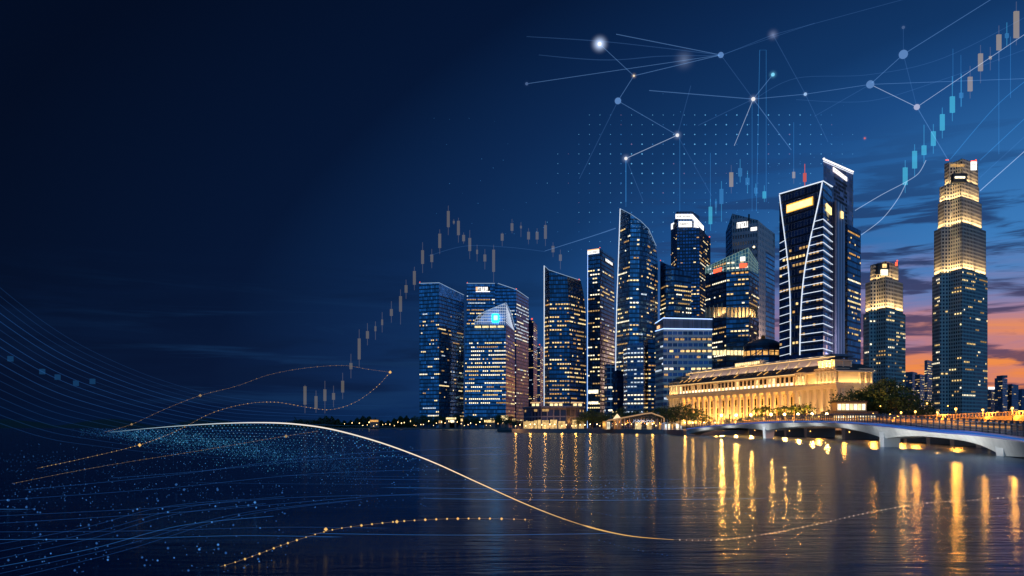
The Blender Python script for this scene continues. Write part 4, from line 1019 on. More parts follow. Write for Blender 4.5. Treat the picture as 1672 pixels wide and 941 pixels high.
for x0, x1, y0, y1, m in ((991, 996, 689, 698, 2), (1037, 1047, 690, 697, 1), (1056, 1064, 689.5, 696, 0), (1076, 1079, 693, 697, 5)): 
    a, b = P(x0, y1, 552), P(x1, y0, 552); mb = MB(); mb.box((a.x, 552, LAND), (b.x, 552.6, b.z)); mb.build('lit_display', WIN[m], ev)
pyr = empty('lit_pyramid_roof', (gp(1008, 575).x, 575, LAND), 'small glowing pyramid roof poking up behind the event hall', 'kiosk')
a, b = gp(1001.5, 575), gp(1014, 575); mb = MB(); mb.box((a.x+.4, 573, LAND), (b.x-.4, 577, zz(684, 575))); mb.build('kiosk_wall', HST, pyr); mb = MB(); mb.prism([(a.x, 572.5), (b.x, 572.5), (b.x, 577.5), (a.x, 577.5)], zz(684, 575)+.01, zz(676, 575), sc=.06); mb.build('roof', emit('pyramid_glow', (1, .72, .42), 1.3), pyr)
tn = empty('white_tent', (gp(1099, 500).x, 500, LAND), 'white blue-lit marquee tent at the end of the quay beside the bridge', 'tent')
tp = [(1084, 697), (1084.5, 692), (1088, 690), (1094, 690.6), (1100, 690.3), (1107, 692), (1113, 695.5), (1114, 697)]
A_ = [P(x, y, 496) for x, y in tp]; B_ = [p+Vector((0, 10, 0)) for p in A_]; mb = MB(); A_[0].z = A_[-1].z = B_[0].z = B_[-1].z = LAND
for k in range(len(A_)-1): mb.quad([A_[k], A_[k+1], B_[k+1], B_[k]])
mb.build('roof_cloth', solid('tent_cloth', (.75, .78, .85), .6), tn)
for x0, x1, m in ((1086, 1089, 4), (1091, 1094, 2), (1097, 1099, 5), (1104, 1108, 2)): a, b = P(x0, 697, 499), P(x1, 692.5, 499); mb = MB(); mb.box((a.x, 499, LAND), (b.x, 499.4, b.z)); mb.build('lit_panel', WIN[m], tn)
area('tent_light', P(1098, 686, 488), 14, 2, (0, .6, -1), 2600, (.6, .75, 1.0), tn)
# quay wall facing and its rail
qpts = [gp(836, 592), gp(960, 572), gp(1085, 500), gp(1116, 424)]
q_ = MB()
for a, b in zip(qpts, qpts[1:]):
    d = (b-a).normalized(); n_ = Vector((d.y, -d.x)); q_.hexa([(*(a+n_*.6), -1), (*(b+n_*.6), -1), (*(b+n_*.02), -1), (*(a+n_*.02), -1), (*(a+n_*.6), LAND+.25), (*(b+n_*.6), LAND+.25), (*(b+n_*.02), LAND+.25), (*(a+n_*.02), LAND+.25)])
tag(q_.build('quay_wall', QUAY), 'dark concrete quay wall along the promenade edge', 'quay wall')
def railing(name, pts, z, h, sp, m, label):
    mb = MB()
    for a, b in zip(pts, pts[1:]):
        d = (b-a); L = d.length; n = int(L/sp)
        for k in range(n):
            p = a+d*(k/n); mb.box((p.x-.06, p.y-.06, z), (p.x+.06, p.y+.06, z+h))
        for hh in (.55, 1.0): mb.tube([(a.x, a.y, z+h*hh), (b.x, b.y, z+h*hh)], .05, 4)
    return tag(mb.build(name, m), label, 'railing')
railing('promenade_railing', [p+Vector((0, 1.2)) for p in qpts], LAND, 1.1, 2.4, solid('railing_steel', (.35, .36, .4), .4, .7), 'grey steel railing along the quay in front of the pavilion')

# ================================================================ bridges
WHT = solid('white_concrete', (.56, .56, .54), .6, 0, .30, .55); BLU = solid('blue_fascia', (.012, .07, .36), .35, .1, .15, .2); DKC = solid('weathered_concrete', (.13, .12, .12), .8, 0, .3, .15)
br = empty('footbridge', (80, 300, 0), 'curved white footbridge with low arches on wedge piers and a blue edge band', 'bridge')
st = [  # px, distance, deck edge py
    (1121, 420, 700), (1150, 394, 696.5), (1190, 358, 692.5), (1245, 305, 689.2), (1290, 272, 687.8), (1330, 244, 687.5), (1380, 208, 688.5), (1435, 176, 692), (1480, 160, 696.5), (1530, 146, 701.5), (1580, 133, 705), (1625, 121, 709.5), (1680, 107, 717), (1780, 88, 731), (1900, 70, 748)]
def cr(p0, p1, p2, p3, t): return .5*((2*p1)+(p2-p0)*t+(2*p0-5*p1+4*p2-p3)*t*t+(3*p1-p0-3*p2+p3)*t**3)
K = [Vector((gp(a, b).x, b, zz(c, b))) for a, b, c in st]; path = []
for i in range(len(K)-1):
    for k in range(8):
        path.append(cr(K[max(i-1, 0)], K[i], K[i+1], K[min(i+2, len(K)-1)], k/8))
path.append(K[-1])
PIER = {0: 2.0, 3: 1.9, 7: 1.8, 11: 1.9}           # index of a station with a pier
def soffit(s):
    ks = sorted(PIER); 
    for a, b in zip(ks, ks[1:]):
        if a <= s <= b:
            t = (s-a)/(b-a); return .95+1.55*abs(2*t-1)**2.2
    return .95+1.55*min(1, abs((s-11)/5-1))**2.2
W_ = 7.5; dk, fa, bl, uf = MB(), MB(), MB(), MB(); secs = []
for n, p in enumerate(path):
    a, b = path[max(n-1, 0)], path[min(n+1, len(path)-1)]; t = (b-a); t.z = 0; t.normalize()
    nr = Vector((-t.y, t.x, 0))                    # points to the far side
    if nr.x < 0: nr = -nr
    d = soffit(n/8); secs.append((p, p+nr*W_, nr, d))
for A_, B_ in zip(secs, secs[1:]):
    def c(S_, o, z): return S_[0]+S_[2]*o+Vector((0, 0, z))
    dk.quad([c(A_, .1, .05), c(B_, .1, .05), c(B_, W_-.1, .05), c(A_, W_-.1, .05)][::-1])
    for o in (0, W_): 
        fa.quad([c(A_, o, .12), c(B_, o, .12), c(B_, o, -.55), c(A_, o, -.55)]); fa.quad([c(A_, o, .12), c(B_, o, .12), c(B_, .12 if o == 0 else W_-.12, .12), c(A_, .12 if o == 0 else W_-.12, .12)])
    da, db = A_[3]+.45, B_[3]+.45
    bl.quad([c(A_, .02, -.55), c(B_, .02, -.55), c(B_, .9, -db), c(A_, .9, -da)]); bl.quad([c(A_, .9, -da), c(B_, .9, -db), c(B_, W_-.9, -db), c(A_, W_-.9, -da)]); bl.quad([c(A_, W_-.02, -.55), c(B_, W_-.02, -.55), c(B_, W_-.9, -db), c(A_, W_-.9, -da)])
dk.build('deck', DKC, br); fa.build('fascia', BLU, br); bl.build('arched_soffit', WHT, br, smooth=False)
WHT2 = solid('pale_pier', (.66, .67, .66), .55, 0, .08, .3)
for i, w in PIER.items():
    if i == 0: w = 2.0
    p, nr = K[i], None
    S_ = secs[i*8]; t = Vector((S_[2].y, -S_[2].x, 0)); zt = S_[0].z-1.0
    def c(u, o, z): q = S_[0]+t*u+S_[2]*o; return (q.x, q.y, z)
    mb = MB(); w2 = w*.75
    mb.hexa([c(-w2, .7, -1), c(w2, .7, -1), c(w2, 3.4, -1), c(-w2, 3.4, -1), c(-w, .4, zt), c(w, .4, zt), c(w, 3.8, zt), c(-w, 3.8, zt)]); mb.build('pier', WHT2, br)
    if i:
        for s_, e_ in ((-1, 900), (1, 900)):
            q = S_[0]+t*(s_*(w+7))-S_[2]*3.0
        pt = S_[0]+t*0-S_[2]*6; area('bridge_floodlight', (pt.x-3, pt.y-2, .5), 4, 1.0, (S_[2].x+.2, S_[2].y+.45, .32), 900*(p.y/180)**1.0, (.92, .97, 1.0), br)
for k in range(1, 12):     # unseen lights added low over the water before the arches
    S_ = secs[k*8]
    if k in PIER: continue
    q = S_[0]-S_[2]*4.5; area('bridge_floodlight', (q.x, q.y, .4), 12, .6, (S_[2].x, S_[2].y, .75), 620, (.95, .96, .93), br, along=(S_[2].y, -S_[2].x, 0))
hr = MB()
for o in (.3, W_-.3):
    pts = [S_[0]+S_[2]*o+Vector((0, 0, 1.55)) for S_ in secs]; hr.tube(pts, .085, 5)
    for h in (.45, .8, 1.15): hr.tube([p-Vector((0, 0, h)) for p in pts], .035, 4)
hr.build('handrail', solid('rail_metal', (.07, .085, .13), .5, .5), br)
L = 0; last = 0; posts = []
for A_, B_ in zip(secs, secs[1:]):
    seg = (B_[0]-A_[0]).length; n0 = L
    while last <= L+seg:
        f = (last-L)/seg; posts.append((A_[0].lerp(B_[0], f), A_[2])); last += 2.6
    L += seg
posts.sort(key=lambda p: p[0].y); rest = MB()
for k, (p, nr) in enumerate(posts):
    mb = MB() if k < 95 else rest
    q = p+nr*.3; mb.box((q.x-.09, q.y-.09, q.z+.1), (q.x+.09, q.y+.09, q.z+1.85)); mb.box((q.x-.16, q.y-.14, q.z+1.45), (q.x+.16, q.y+.14, q.z+1.95))
    if k < 95: mb.build('railing_post', MATS['rail_metal'], br)
rest.build('railing_posts', MATS['rail_metal'], br)['kind'] = 'stuff'
# road bridge behind it
led = MB(); led.tube([S_[0]-S_[2]*.06+Vector((0, 0, -.2)) for S_ in secs], .13, 5); led.build('edge_light', emit('edge_led_blue', (.025, .13, .50), .9), br)
dl = MB(); dl.tube([S_[0]+S_[2]*(W_-.25)+Vector((0, 0, .6)) for S_ in secs if S_[0].y > 135], .2, 4); dl.build('added_deck_glow', emit('deck_amber', (1.0, .42, .10), .75), br)  # added amber strip imitates warm light between the railing posts
rb = empty('road_bridge', (105, 260, 0), 'dark low road bridge lit orange behind the white footbridge', 'bridge')
rst = [gp(1180, 462), gp(1250, 402), gp(1300, 352), (gp(1420, 262)), gp(1500, 214), gp(1580, 176), gp(1680, 142), gp(1800, 110), gp(1950, 80)]
RP = []
for i in range(len(rst)-1):
    for k in range(6): RP.append(cr(*[rst[min(max(i+j, 0), len(rst)-1)] for j in (-1, 0, 1, 2)], k/6))
RZ = 4.55; RW = 11
ORW = solid('sandstone_parapet', (.34, .24, .15), .7, 0, .3, .5)
par, rd, und, rl = MB(), MB(), MB(), MB(); rsec = []
for n, p in enumerate(RP):
    a, b = RP[max(n-1, 0)], RP[min(n+1, len(RP)-1)]; t = (b-a).normalized(); nr = Vector((-t.y, t.x)); nr = nr if nr.x > 0 else -nr; rsec.append((p, nr))
def rc(S_, o, z): q = S_[0]+S_[1]*o; return (q.x, q.y, z)
for A_, B_ in zip(rsec, rsec[1:]):
    rd.quad([rc(A_, 0, RZ), rc(B_, 0, RZ), rc(B_, RW, RZ), rc(A_, RW, RZ)][::-1])
    for o, th, hp in ((0, .3, .2), (RW-.3, .3, 1.7)):
        par.hexa([rc(A_, o, RZ-1.1), rc(B_, o, RZ-1.1), rc(B_, o+th, RZ-1.1), rc(A_, o+th, RZ-1.1), rc(A_, o, RZ+hp), rc(B_, o, RZ+hp), rc(B_, o+th, RZ+hp), rc(A_, o+th, RZ+hp)])
    und.quad([rc(A_, 0, RZ-1.1), rc(B_, 0, RZ-1.1), rc(B_, RW, RZ-1.1), rc(A_, RW, RZ-1.1)])
rd.build('carriageway', solid('bridge_asphalt', (.06, .06, .065), .7), rb); par.build('parapet', ORW, rb); und.build('underside', DKC, rb)
for k, S_ in enumerate(rsec[4::3]):
    mb = MB(); t = Vector((S_[1].y, -S_[1].x))
    def c(u, o, z): q = S_[0]+t*u+S_[1]*o; return (q.x, q.y, z)
    mb.hexa([c(-1.2, .3, -1), c(1.2, .3, -1), c(1.2, RW-.3, -1), c(-1.2, RW-.3, -1), c(-2.4, .2, RZ-1.11), c(2.4, .2, RZ-1.11), c(2.4, RW-.2, RZ-1.11), c(-2.4, RW-.2, RZ-1.11)]); mb.build('pier', DKC, rb)
    q = S_[0]+t*4+S_[1]*1.0; ico('under_bridge_lamp', emit('amber_lamp', (1, .5, .10), 4, True) if 'amber_lamp' not in MATS else MATS['amber_lamp'], .22, 1, rb).location = (q.x-105, q.y-260, 2.3)
hr = MB()
pts = [Vector(rc(S_, RW+.4, RZ+2.6)) for S_ in rsec]; hr.tube(pts, .12, 4); hr.tube([p-Vector((0, 0, .9)) for p in pts], .07, 4)
for n, S_ in enumerate(rsec[:-1]):
    for f in (0, .34, .67): a = Vector(rc(S_, RW+.4, RZ-.2)).lerp(Vector(rc(rsec[n+1], RW+.4, RZ-.2)), f); hr.box((a.x-.14, a.y-.14, a.z), (a.x+.14, a.y+.14, RZ+2.6))
hr.build('guard_rail', solid('orange_lit_rail', (.42, .28, .18), .5, .2), rb)
# street lamps on the road bridge, strung low along it
def lamp_mesh(h, arm=0.0): mb = MB(); mb.tube([(0, 0, 0), (0, 0, h)], [.11, .07], 6); mb.box((-.2, -.2, 0), (.2, .2, .5)); return mb
LAMPM = emit('sodium_lamp', (1, .50, .10), 6, False)
lp = empty('street_lamp', (0, 0, 0), '', 'street lamp', 'sodium lamps along the road bridge')
lamp_mesh(3.0).build('pole', DARKM, lp); ico('lamp_globe', LAMPM, .26, 2, lp, (0, 0, 3.2)); mb = MB(); mb.prism([(-.3, -.3), (.3, -.3), (.3, .3), (-.3, .3)], 3.42, 3.6, sc=.4); mb.build('lamp_cap', DARKM, lp)
words = ['first', 'second', 'third', 'fourth', 'fifth', 'sixth', 'seventh', 'eighth', 'ninth', 'tenth', 'eleventh', 'twelfth', 'thirteenth', 'fourteenth', 'fifteenth', 'sixteenth', 'seventeenth', 'eighteenth', 'nineteenth', 'twentieth', 'twenty-first', 'twenty-second', 'twenty-third', 'twenty-fourth', 'twenty-fifth', 'twenty-sixth', 'twenty-seventh', 'twenty-eighth', 'twenty-ninth', 'thirtieth', 'thirty-first', 'thirty-second', 'thirty-third', 'thirty-fourth', 'thirty-fifth', 'thirty-sixth', 'thirty-seventh', 'thirty-eighth', 'thirty-ninth', 'fortieth']
for k, (px, o) in enumerate(((1338, 1), (1384, RW-1), (1418, 1), (1444, RW-1), (1470, 1), (1498, 1), (1528, RW-1), (1561, 1), (1606, RW-1), (1650, RW-1))):
    best = min(rsec, key=lambda S_: abs((S_[0]+S_[1]*o).x/(S_[0]+S_[1]*o).y*F+CX-px)); q = best[0]+best[1]*o
    L_ = lp if k == 0 else copy_tree(lp); L_.location = (q.x, q.y, RZ)
    L_['label'] = 'orange globe lamp on the road bridge, %s from the bridge\'s hotel end' % words[k]
    if o == 1: point('lamp_light', (q.x, q.y-.3, RZ+3.2), 7000*(q.y/180), (1, .34, .035), .75)
    else: point('lamp_light', (q.x, q.y-.3, RZ+2.6), 5000, (1, .36, .04), .6)
# tall lamp columns by the trees
for px, D, py, lab, pw in ((1475, 400, 622, 'tall slender lamp column with an orange light rising from the big trees', 2500), (1513, 380, 659, 'lamp post with a star-bright orange light right of the big trees', 3200), (1437, 420, 663.5, 'short lamp post with a yellow light under the big trees', 2500), (1547, 395, 663, 'short dim lamp post in front of the tallest stepped tower', 1200)):
    p = gp(px, D); z = zz(py, D); e = empty('street_lamp', (p.x, D, LAND), lab, 'street lamp')
    top = zz(583, D) if px == 1475 else z
    lamp_mesh(top-LAND).build('pole', solid('lamp_pole', (.25, .17, .12), .5, .3) if 'lamp_pole' not in MATS else MATS['lamp_pole'], e); ico('lamp_globe', LAMPM, .34 if px == 1513 else .26, 2, e, (0, -.4, z-LAND)); mb = MB(); mb.box((-.1, -.6, z-LAND+.3), (.1, .1, z-LAND+.42)); mb.build('lamp_arm', DARKM, e)
    point('lamp_light', (p.x, D-1.2, z), pw, (1, .55, .16), .3)

# ================================================================ trees
LEAF = []
for nme, col in (('leaf_green', (.045, .085, .028)), ('leaf_dark', (.03, .06, .028)), ('leaf_olive', (.07, .10, .03))): 
    m = solid(nme, col, .6, 0, .45, 1.2, .2); LEAF.append(m)
BARK = solid('bark', (.10, .075, .05), .9)
def tree_proto(seed, h, w, n, bush=False):
    rnd = random.Random(seed); e = bpy.data.objects.new('broadleaf_tree', None); COL.objects.link(e); e.empty_display_size = .1
    t = MB(); th = h*.42; lean = Vector((rnd.uniform(-.4, .4), rnd.uniform(-.4, .4), 0))
    t.tube([(0, 0, -.2), lean*.5+Vector((0, 0, th*.5)), lean+Vector((0, 0, th))], [h*.035, h*.028, h*.02], 7)
    for k in range(6):
        a = k/6*6.28+rnd.random(); d_ = Vector((math.cos(a)*w*.32, math.sin(a)*w*.32, h*rnd.uniform(.25, .42))); s0 = lean+Vector((0, 0, th*rnd.uniform(.7, 1))); t.tube([s0, s0+d_*.55+Vector((0, 0, .3)), s0+d_], [h*.014, h*.01, h*.005], 5)
    t.build('trunk', BARK, e)
    c = MB(); cz = h*.66; clumps = []
    while len(clumps) < n:
        v = Vector((rnd.uniform(-1, 1), rnd.uniform(-1, 1), rnd.uniform(-1, 1)))
        if .35 < v.length < 1: clumps.append(Vector((v.x*w/2, v.y*w/2, cz+v.z*h*.33+rnd.uniform(-.6, .6))))
    for cl in clumps:
        r = rnd.uniform(.09, .17)*w; mi = rnd.choice((0, 0, 1, 1, 2))
        for k in range(26):
            p = cl+Vector((rnd.gauss(0, .5), rnd.gauss(0, .5), rnd.gauss(0, .38)))*r; s_ = rnd.uniform(.18, .42)*(h/11)
            a = Vector((rnd.gauss(0, 1), rnd.gauss(0, 1), rnd.gauss(0, .6))).normalized(); b = a.cross(Vector((rnd.gauss(0, 1), rnd.gauss(0, 1), rnd.gauss(0, 1)))).normalized()
            c.quad([p-a*s_, p+b*s_*.6, p+a*s_, p-b*s_*.6], mi=mi)
    c.build('crown', LEAF, e); return e
def palm_proto(seed, h):
    rnd = random.Random(seed); e = bpy.data.objects.new('palm_tree', None); COL.objects.link(e)
    t = MB(); t.tube([(0, 0, -.2), (.15, 0, h*.5), (.3, .1, h)], [.24, .19, .16], 7); t.build('trunk', BARK, e); c = MB()
    for k in range(15):
        a = k/15*6.28+rnd.random()*.3; up = rnd.uniform(.1, .9); Lf = rnd.uniform(2.2, 3.1); prev = None
        for j in range(6):
            f = j/5; p = Vector((.3+math.cos(a)*Lf*f, .1+math.sin(a)*Lf*f, h+up*Lf*f-1.5*Lf*.45*f*f)); wd = .34*math.sin(math.pi*min(1, f*.8+.15)); s_ = Vector((-math.sin(a), math.cos(a), 0))*wd
            if prev: c.quad([prev[0]-prev[1], p-s_, p, prev[0]], mi=0); c.quad([prev[0], p, p+s_-Vector((0, 0, .1)), prev[0]+prev[1]-Vector((0, 0, .1))], mi=2)
            prev = (p, s_)
    c.build('crown', LEAF, e); return e
protos = [tree_proto(1, 11, 10, 46), tree_proto(2, 13, 12, 56), tree_proto(3, 9, 9, 40), tree_proto(4, 15, 13, 60)]; palms = [palm_proto(8, 7.5), palm_proto(9, 9)]
used = set()
def plant(proto, px, D, s, label, group, z=LAND):
    if id(proto) not in used: o = proto; used.add(id(proto))
    else: o = copy_tree(proto)
    p = gp(px, D); o.location = (p.x, D, z); o.scale = (s, s, s*random.uniform(.92, 1.08)); o.rotation_euler = (0, 0, random.uniform(0, 6.28))
    tag(o, label, 'tree' if proto not in palms else 'palm', group); return o
for k, (px, D, pi, s) in enumerate([(1380, 456, 0, 1.75), (1396, 460, 1, 1.55), (1408, 462, 3, 1.45), (1420, 458, 1, 1.6), (1434, 456, 3, 1.6), (1449, 450, 3, 1.65), (1464, 448, 1, 1.75), (1482, 450, 0, 1.75), (1500, 444, 2, 1.7), (1516, 446, 0, 1.15), (1668, 470, 2, 1.1), (1650, 480, 2, .9)]):
    plant(protos[pi], px, D, s, ['big dark tree beside the riverside restaurant, %s in the row from the hotel' % words[k], 'dark round tree at the right end of the skyline behind the rail'][k > 9] if k != 11 else 'smaller dark tree left of the round tree at the right end of the skyline', 'dark trees by the road bridge')
for k, (px, D, pi, s) in enumerate([(1086, 545, 1, 1.15), (1098, 530, 0, 1.35), (1110, 522, 1, 1.2), (1122, 515, 0, 1.4), (1134, 520, 2, 1.5), (1146, 500, 2, 1.25), (1158, 500, 2, .9), (1076, 585, 3, 1.0)]):
    plant(protos[pi], px, D, s, 'leafy lamplit tree at the far end of the hotel, %s from the event hall' % words[k], 'trees at the hotel\'s far end')
for k, (px, D, pi, s) in enumerate([(1228, 466, 2, .95), (1242, 462, 2, 1.0), (1259, 452, 2, 1.35), (1274, 448, 0, .95), (1289, 444, 2, 1.6), (1308, 440, 2, 1.65), (1332, 432, 2, .95), (1215, 474, 2, .85), (1188, 486, 2, .8)]):
    plant(protos[pi], px, D, s, 'small dark tree before the hotel colonnade, %s along the front' % words[[2, 3, 4, 5, 6, 7, 8, 1, 0][k]], 'street trees along the hotel front')
for k, (px, D, pi, s) in enumerate([(1238, 452, 0, 1.4), (1251, 448, 1, 1.25), (1268, 440, 0, 1.5), (1281, 436, 1, 1.35), (1298, 432, 0, 1.5), (1318, 428, 1, 1.25)]):
    plant(palms[pi], px, D, s, 'slim palm in front of the hotel columns, %s of six from the left' % words[k], 'palms along the hotel front')
for k, (px, D, pi, s) in enumerate([(944, 605, 2, .9), (956, 600, 1, .95), (967, 606, 3, .85), (978, 598, 1, .95), (989, 596, 0, 1.0), (1000, 600, 1, .9), (1016, 600, 3, .9), (1032, 602, 1, 1.05), (1048, 600, 3, .95), (1062, 604, 1, 1.0)]):
    plant(protos[pi], px, D, s, 'dark quayside tree between the pavilion and the event hall, %s from the pavilion' % words[k], 'trees behind the quay')
for k, (px, D, pi, s) in enumerate([(846, 660, 0, .7), (838, 700, 1, .6), (852, 680, 2, .7), (826, 900, 3, .9), (812, 1000, 3, 1.0)]):
    plant(protos[pi], px, D, s, 'small tree left of the waterfront pavilion, %s from it' % words[k], 'trees left of the pavilion')
for k in range(26):
    px = 672+k*6.4+random.uniform(-2, 2); plant(protos[k % 4], px, 1492+random.uniform(0, 30), random.uniform(1.1, 1.75), 'tiny dark tree on the far shore below the left towers, %s from the left' % words[k], 'far shore trees')
tf = MB(); rnd = random.Random(5)      # the far shore's scrub beyond, too dense and distant to count
for k in range(9000):
    px = 480+200*rnd.random()**.7; h = 7+9*math.sin(px*.05)**2+5*math.sin(px*.31)**2; p = gp(px, 1515+rnd.uniform(0, 50)); q = Vector((p.x, p.y, LAND+h*rnd.random()**.8)); a = Vector((rnd.gauss(0, 1), rnd.gauss(0, 1), rnd.gauss(0, 1))).normalized()*1.7; b = a.cross(Vector((rnd.random(), rnd.random(), rnd.random())))
    tf.quad([q-a, q+b*.7, q+a, q-b*.7])
tag(tf.build('woods', LEAF[1]), 'dark low woods along the far left shore', kind='stuff')
bs = MB()
for k in range(5200):      # hedges and planting at the foot of the hotel
    u = rnd.random(); a_, b_ = gp(1150, 470), gp(1345, 425); p = a_.lerp(b_, u); h = 2.6*(.5+.5*math.sin(u*60)**2); q = Vector((p.x+rnd.uniform(-1.2, 1.2), p.y+rnd.uniform(-1.2, 1.2), LAND+h*rnd.random())); a = Vector((rnd.gauss(0, 1), rnd.gauss(0, 1), rnd.gauss(0, 1))).normalized()*.3; b = a.cross(Vector((rnd.random(), rnd.random(), rnd.random())))
    bs.quad([q-a, q+b, q+a, q-b], mi=rnd.choice((0, 1, 2)))
tag(bs.build('shrubbery', LEAF), 'low clipped planting along the hotel front', kind='stuff')

# ================================================================ promenade lamps
pm = empty('promenade_lamp', (0, 0, 0), 'small warm globe lamp on a short post on the waterfront promenade', 'lamp', 'globe lamps along the waterfront')
lamp_mesh(3.2).build('pole', DARKM, pm); ico('lamp_globe', emit('globe_lamp', (1, .66, .28), 14, True), .30, 1, pm, (0, 0, 3.4)); first = True
rnd = random.Random(9)
def prom(px, D, h=1.0, pt=0, lab=None):
    global first
    e = pm if first else copy_tree(pm); first = False; p = gp(px, D); e.location = (p.x, D, LAND); e.scale = (h, h, h)
    if lab: e['label'] = lab
    if pt: point('lamp_light', (p.x, D-.8, LAND+3.4*h), pt*1.6, (1, .42, .07), .75)
for k in range(30): prom(842+k*8.2+rnd.uniform(-2, 2), 588-max(0, k-14)*4.2+rnd.uniform(-2, 3), rnd.choice((.7, .9, 1.0)), 1500 if k % 3 == 0 else 0, None)
for px in (1118, 1131, 1150, 1168): prom(px, 488, 1.2, 3000)
for px, D in ((1178, 470), (1202, 462), (1226, 455), (1259, 436), (1281, 430), (1303, 425), (1326, 421), (1350, 418)): prom(px, D, 2.3, 19000)
FL = []
def far(px, D, r, m): FL.append((px, D, r, m))
fs = empty('shore_lamp', (0, 0, 0), 'distant warm lamp twinkling on the far left shore below the towers', 'lamp', 'lamps along the far shore')
mb = MB(); mb.tube([(0, 0, 0), (0, 0, 6)], .2, 4); mb.build('pole', DARKM, fs); ico('lamp_globe', emit('shore_globe', (1, .62, .26), 7, True), .8, 1, fs, (0, 0, 6)); f1 = True
for k in range(40):
    e = fs if f1 else copy_tree(fs); f1 = False
    px = 585+k*6.4+rnd.uniform(-2.5, 2.5) if k < 38 else rnd.uniform(560, 590); D = 1487 if px > 530 else 1505; p = gp(px, D); s = rnd.uniform(.35, .95); e.location = (p.x, D, LAND); e.scale = (s, s, rnd.uniform(.5, 1.9))
# shops glowing at the feet of the far towers
for k, (x0, x1, y0, y1, mi) in enumerate([(716, 722, 687, 691, 3), (728, 745, 682, 685, 1), (734, 742, 686, 690, 2), (752, 756, 684, 688, 0), (790, 808, 686, 690, 0), (818, 830, 679, 687, 1), (836, 842, 684, 689, 0), (604, 618, 686, 689, 5)]):
    sp_ = empty('shore_kiosk', (gp((x0+x1)/2, 1500).x, 1500, LAND), 'tiny lit kiosk on the far shore, %s from the left among the dark trees' % words[k], 'kiosk', 'lit kiosks on the far shore')
    a, b = P(x0, y1, 1490), P(x1, y0, 1490); mb = MB(); mb.box((a.x, 1490, LAND), (b.x, 1500, b.z+1.2)); mb.build('wall', DKC, sp_); mb = MB(); mb.box((a.x+.4, 1489.6, max(a.z, LAND+.5)), (b.x-.4, 1489.95, b.z)); mb.build('lit_window', WIN[mi], sp_)

# ================================================================ floating light graphics: chart, network, waves
TAN = glow('chart_tan', (.095, .078, .040)); TAN2 = glow('chart_tan_bright', (.24, .175, .06)); CYA = glow('chart_cyan', (.035, .27, .34)); CYAD = glow('chart_cyan_dim', (.02, .10, .20)); TANW = glow('chart_wick_tan', (.05, .045, .04)); CYW = glow('chart_wick_cyan', (.02, .14, .24)); CRED = emit('chart_red', (.55, .10, .10), 1.0)
CD = 1300.0
def candle(px, w0, b0, b1, w1, wd, m, mw, label, group):
    p = gp(px, CD); zc = zz((b0+b1)/2, CD); e = empty('candlestick', (p.x, CD, zc), label, 'chart candlestick', group)
    hw = wd/2*CD/F; mb = MB(); mb.box((p.x-hw, CD-hw*.4, zz(b1, CD)), (p.x+hw, CD+hw*.4, zz(b0, CD))); mb.build('body', m, e)
    for a, b in ((w0, b0), (b1, w1)):
        if abs(b-a) > .8: mb = MB(); r = .42; mb.box((p.x-r, CD-r, zz(b, CD)), (p.x+r, CD+r, zz(a, CD))); mb.build('wick', mw, e)
left = [(498, 629, 631, 661, 675), (516, 638, 647, 668, 674), (530.5, 622, 636, 655, 675), (544.6, 630, 642, 653, 665), (559.5, 609, 622, 641, 652), (573, 578, 593, 603, 618), (586.5, 538, 553, 587, 601), (600, 528, 541, 553, 564), (613, 525, 533, 541, 555), (624, 510, 522, 531, 543), (639, 492, 505, 516, 527), (654, 473, 484, 509, 530), (663, 457, 466, 478, 488), (676.6, 436, 443, 465, 474), (690, 396, 409, 431, 446), (705, 407, 416, 428, 438), (718, 375, 382, 405, 415), (732, 336, 345, 371, 384), (741, 358, 361, 365, 367), (748.5, 356, 361, 384, 396), (757, 380, 384, 394, 398), (767, 376, 389, 410, 423), (779, 400, 408, 415, 427), (791.7, 407, 416, 427, 440), (806, 400, 408, 444, 461), (820, 380, 382, 393, 402), (836, 358, 365, 377, 381), (850.6, 363, 369, 373, 387), (863, 373, 379, 391, 399), (877, 373, 379, 391, 398), (890.6, 361, 368, 390, 402), (903, 396, 402, 412, 420), (915, 408, 416, 426, 440)]
for k, (px, *y) in enumerate(left):
    wd = 4.6 if (y[2]-y[1]) > 9 else 3
    nm = 'dim tan chart candlestick floating left of and above the left towers, %s from the left' % words[k]
    candle(px, *y, wd, TAN if 600 > px or px > 720 and px < 900 else TAN, TANW, nm, 'dim tan candlesticks')
right = [(1160, 325, 338, 366, 377, 5.6, CYA), (1169, 325, 329, 339, 350, 3, CYAD), (1178, 296, 309, 333, 362, 6, CYAD), (1194, 270, 282, 305, 316, 6, TAN2), (1208.5, 260, 275, 288, 298, 6, CYAD), (1220.5, 279, 291, 302, 315, 6, CYAD), (1234, 300, 307, 316, 320, 5, CYAD), (1248, 303, 313, 324, 330, 5.5, CYA),
         (1478, 262, 274, 302, 315, 7, CYA), (1493.4, 236, 247, 275, 288, 7, CYA), (1508.7, 204, 238, 253, 267, 7, CYA), (1524, 203, 215, 238, 251, 7, CYA), (1538.6, 176, 187, 213, 226, 7, CYA), (1555, 125, 158, 184, 198, 7.4, CYA), (1569.5, 121, 152, 160, 174, 6, CYAD), (1584, 108, 126, 149, 161, 7, TAN2), (1601, 74, 88, 116, 136, 7, TAN2), (1617, 77, 92, 97, 115, 4, TAN2), (1631, 42, 57, 82, 100, 7, TAN2), (1644, 37, 55, 62, 75, 5.5, CYAD), (1659.5, 3, 19, 62, 74, 8, TAN2), (1314, 268, 283, 297, 305, 5, CRED), (1296, 276, 281, 291, 300, 4.5, TAN2)]
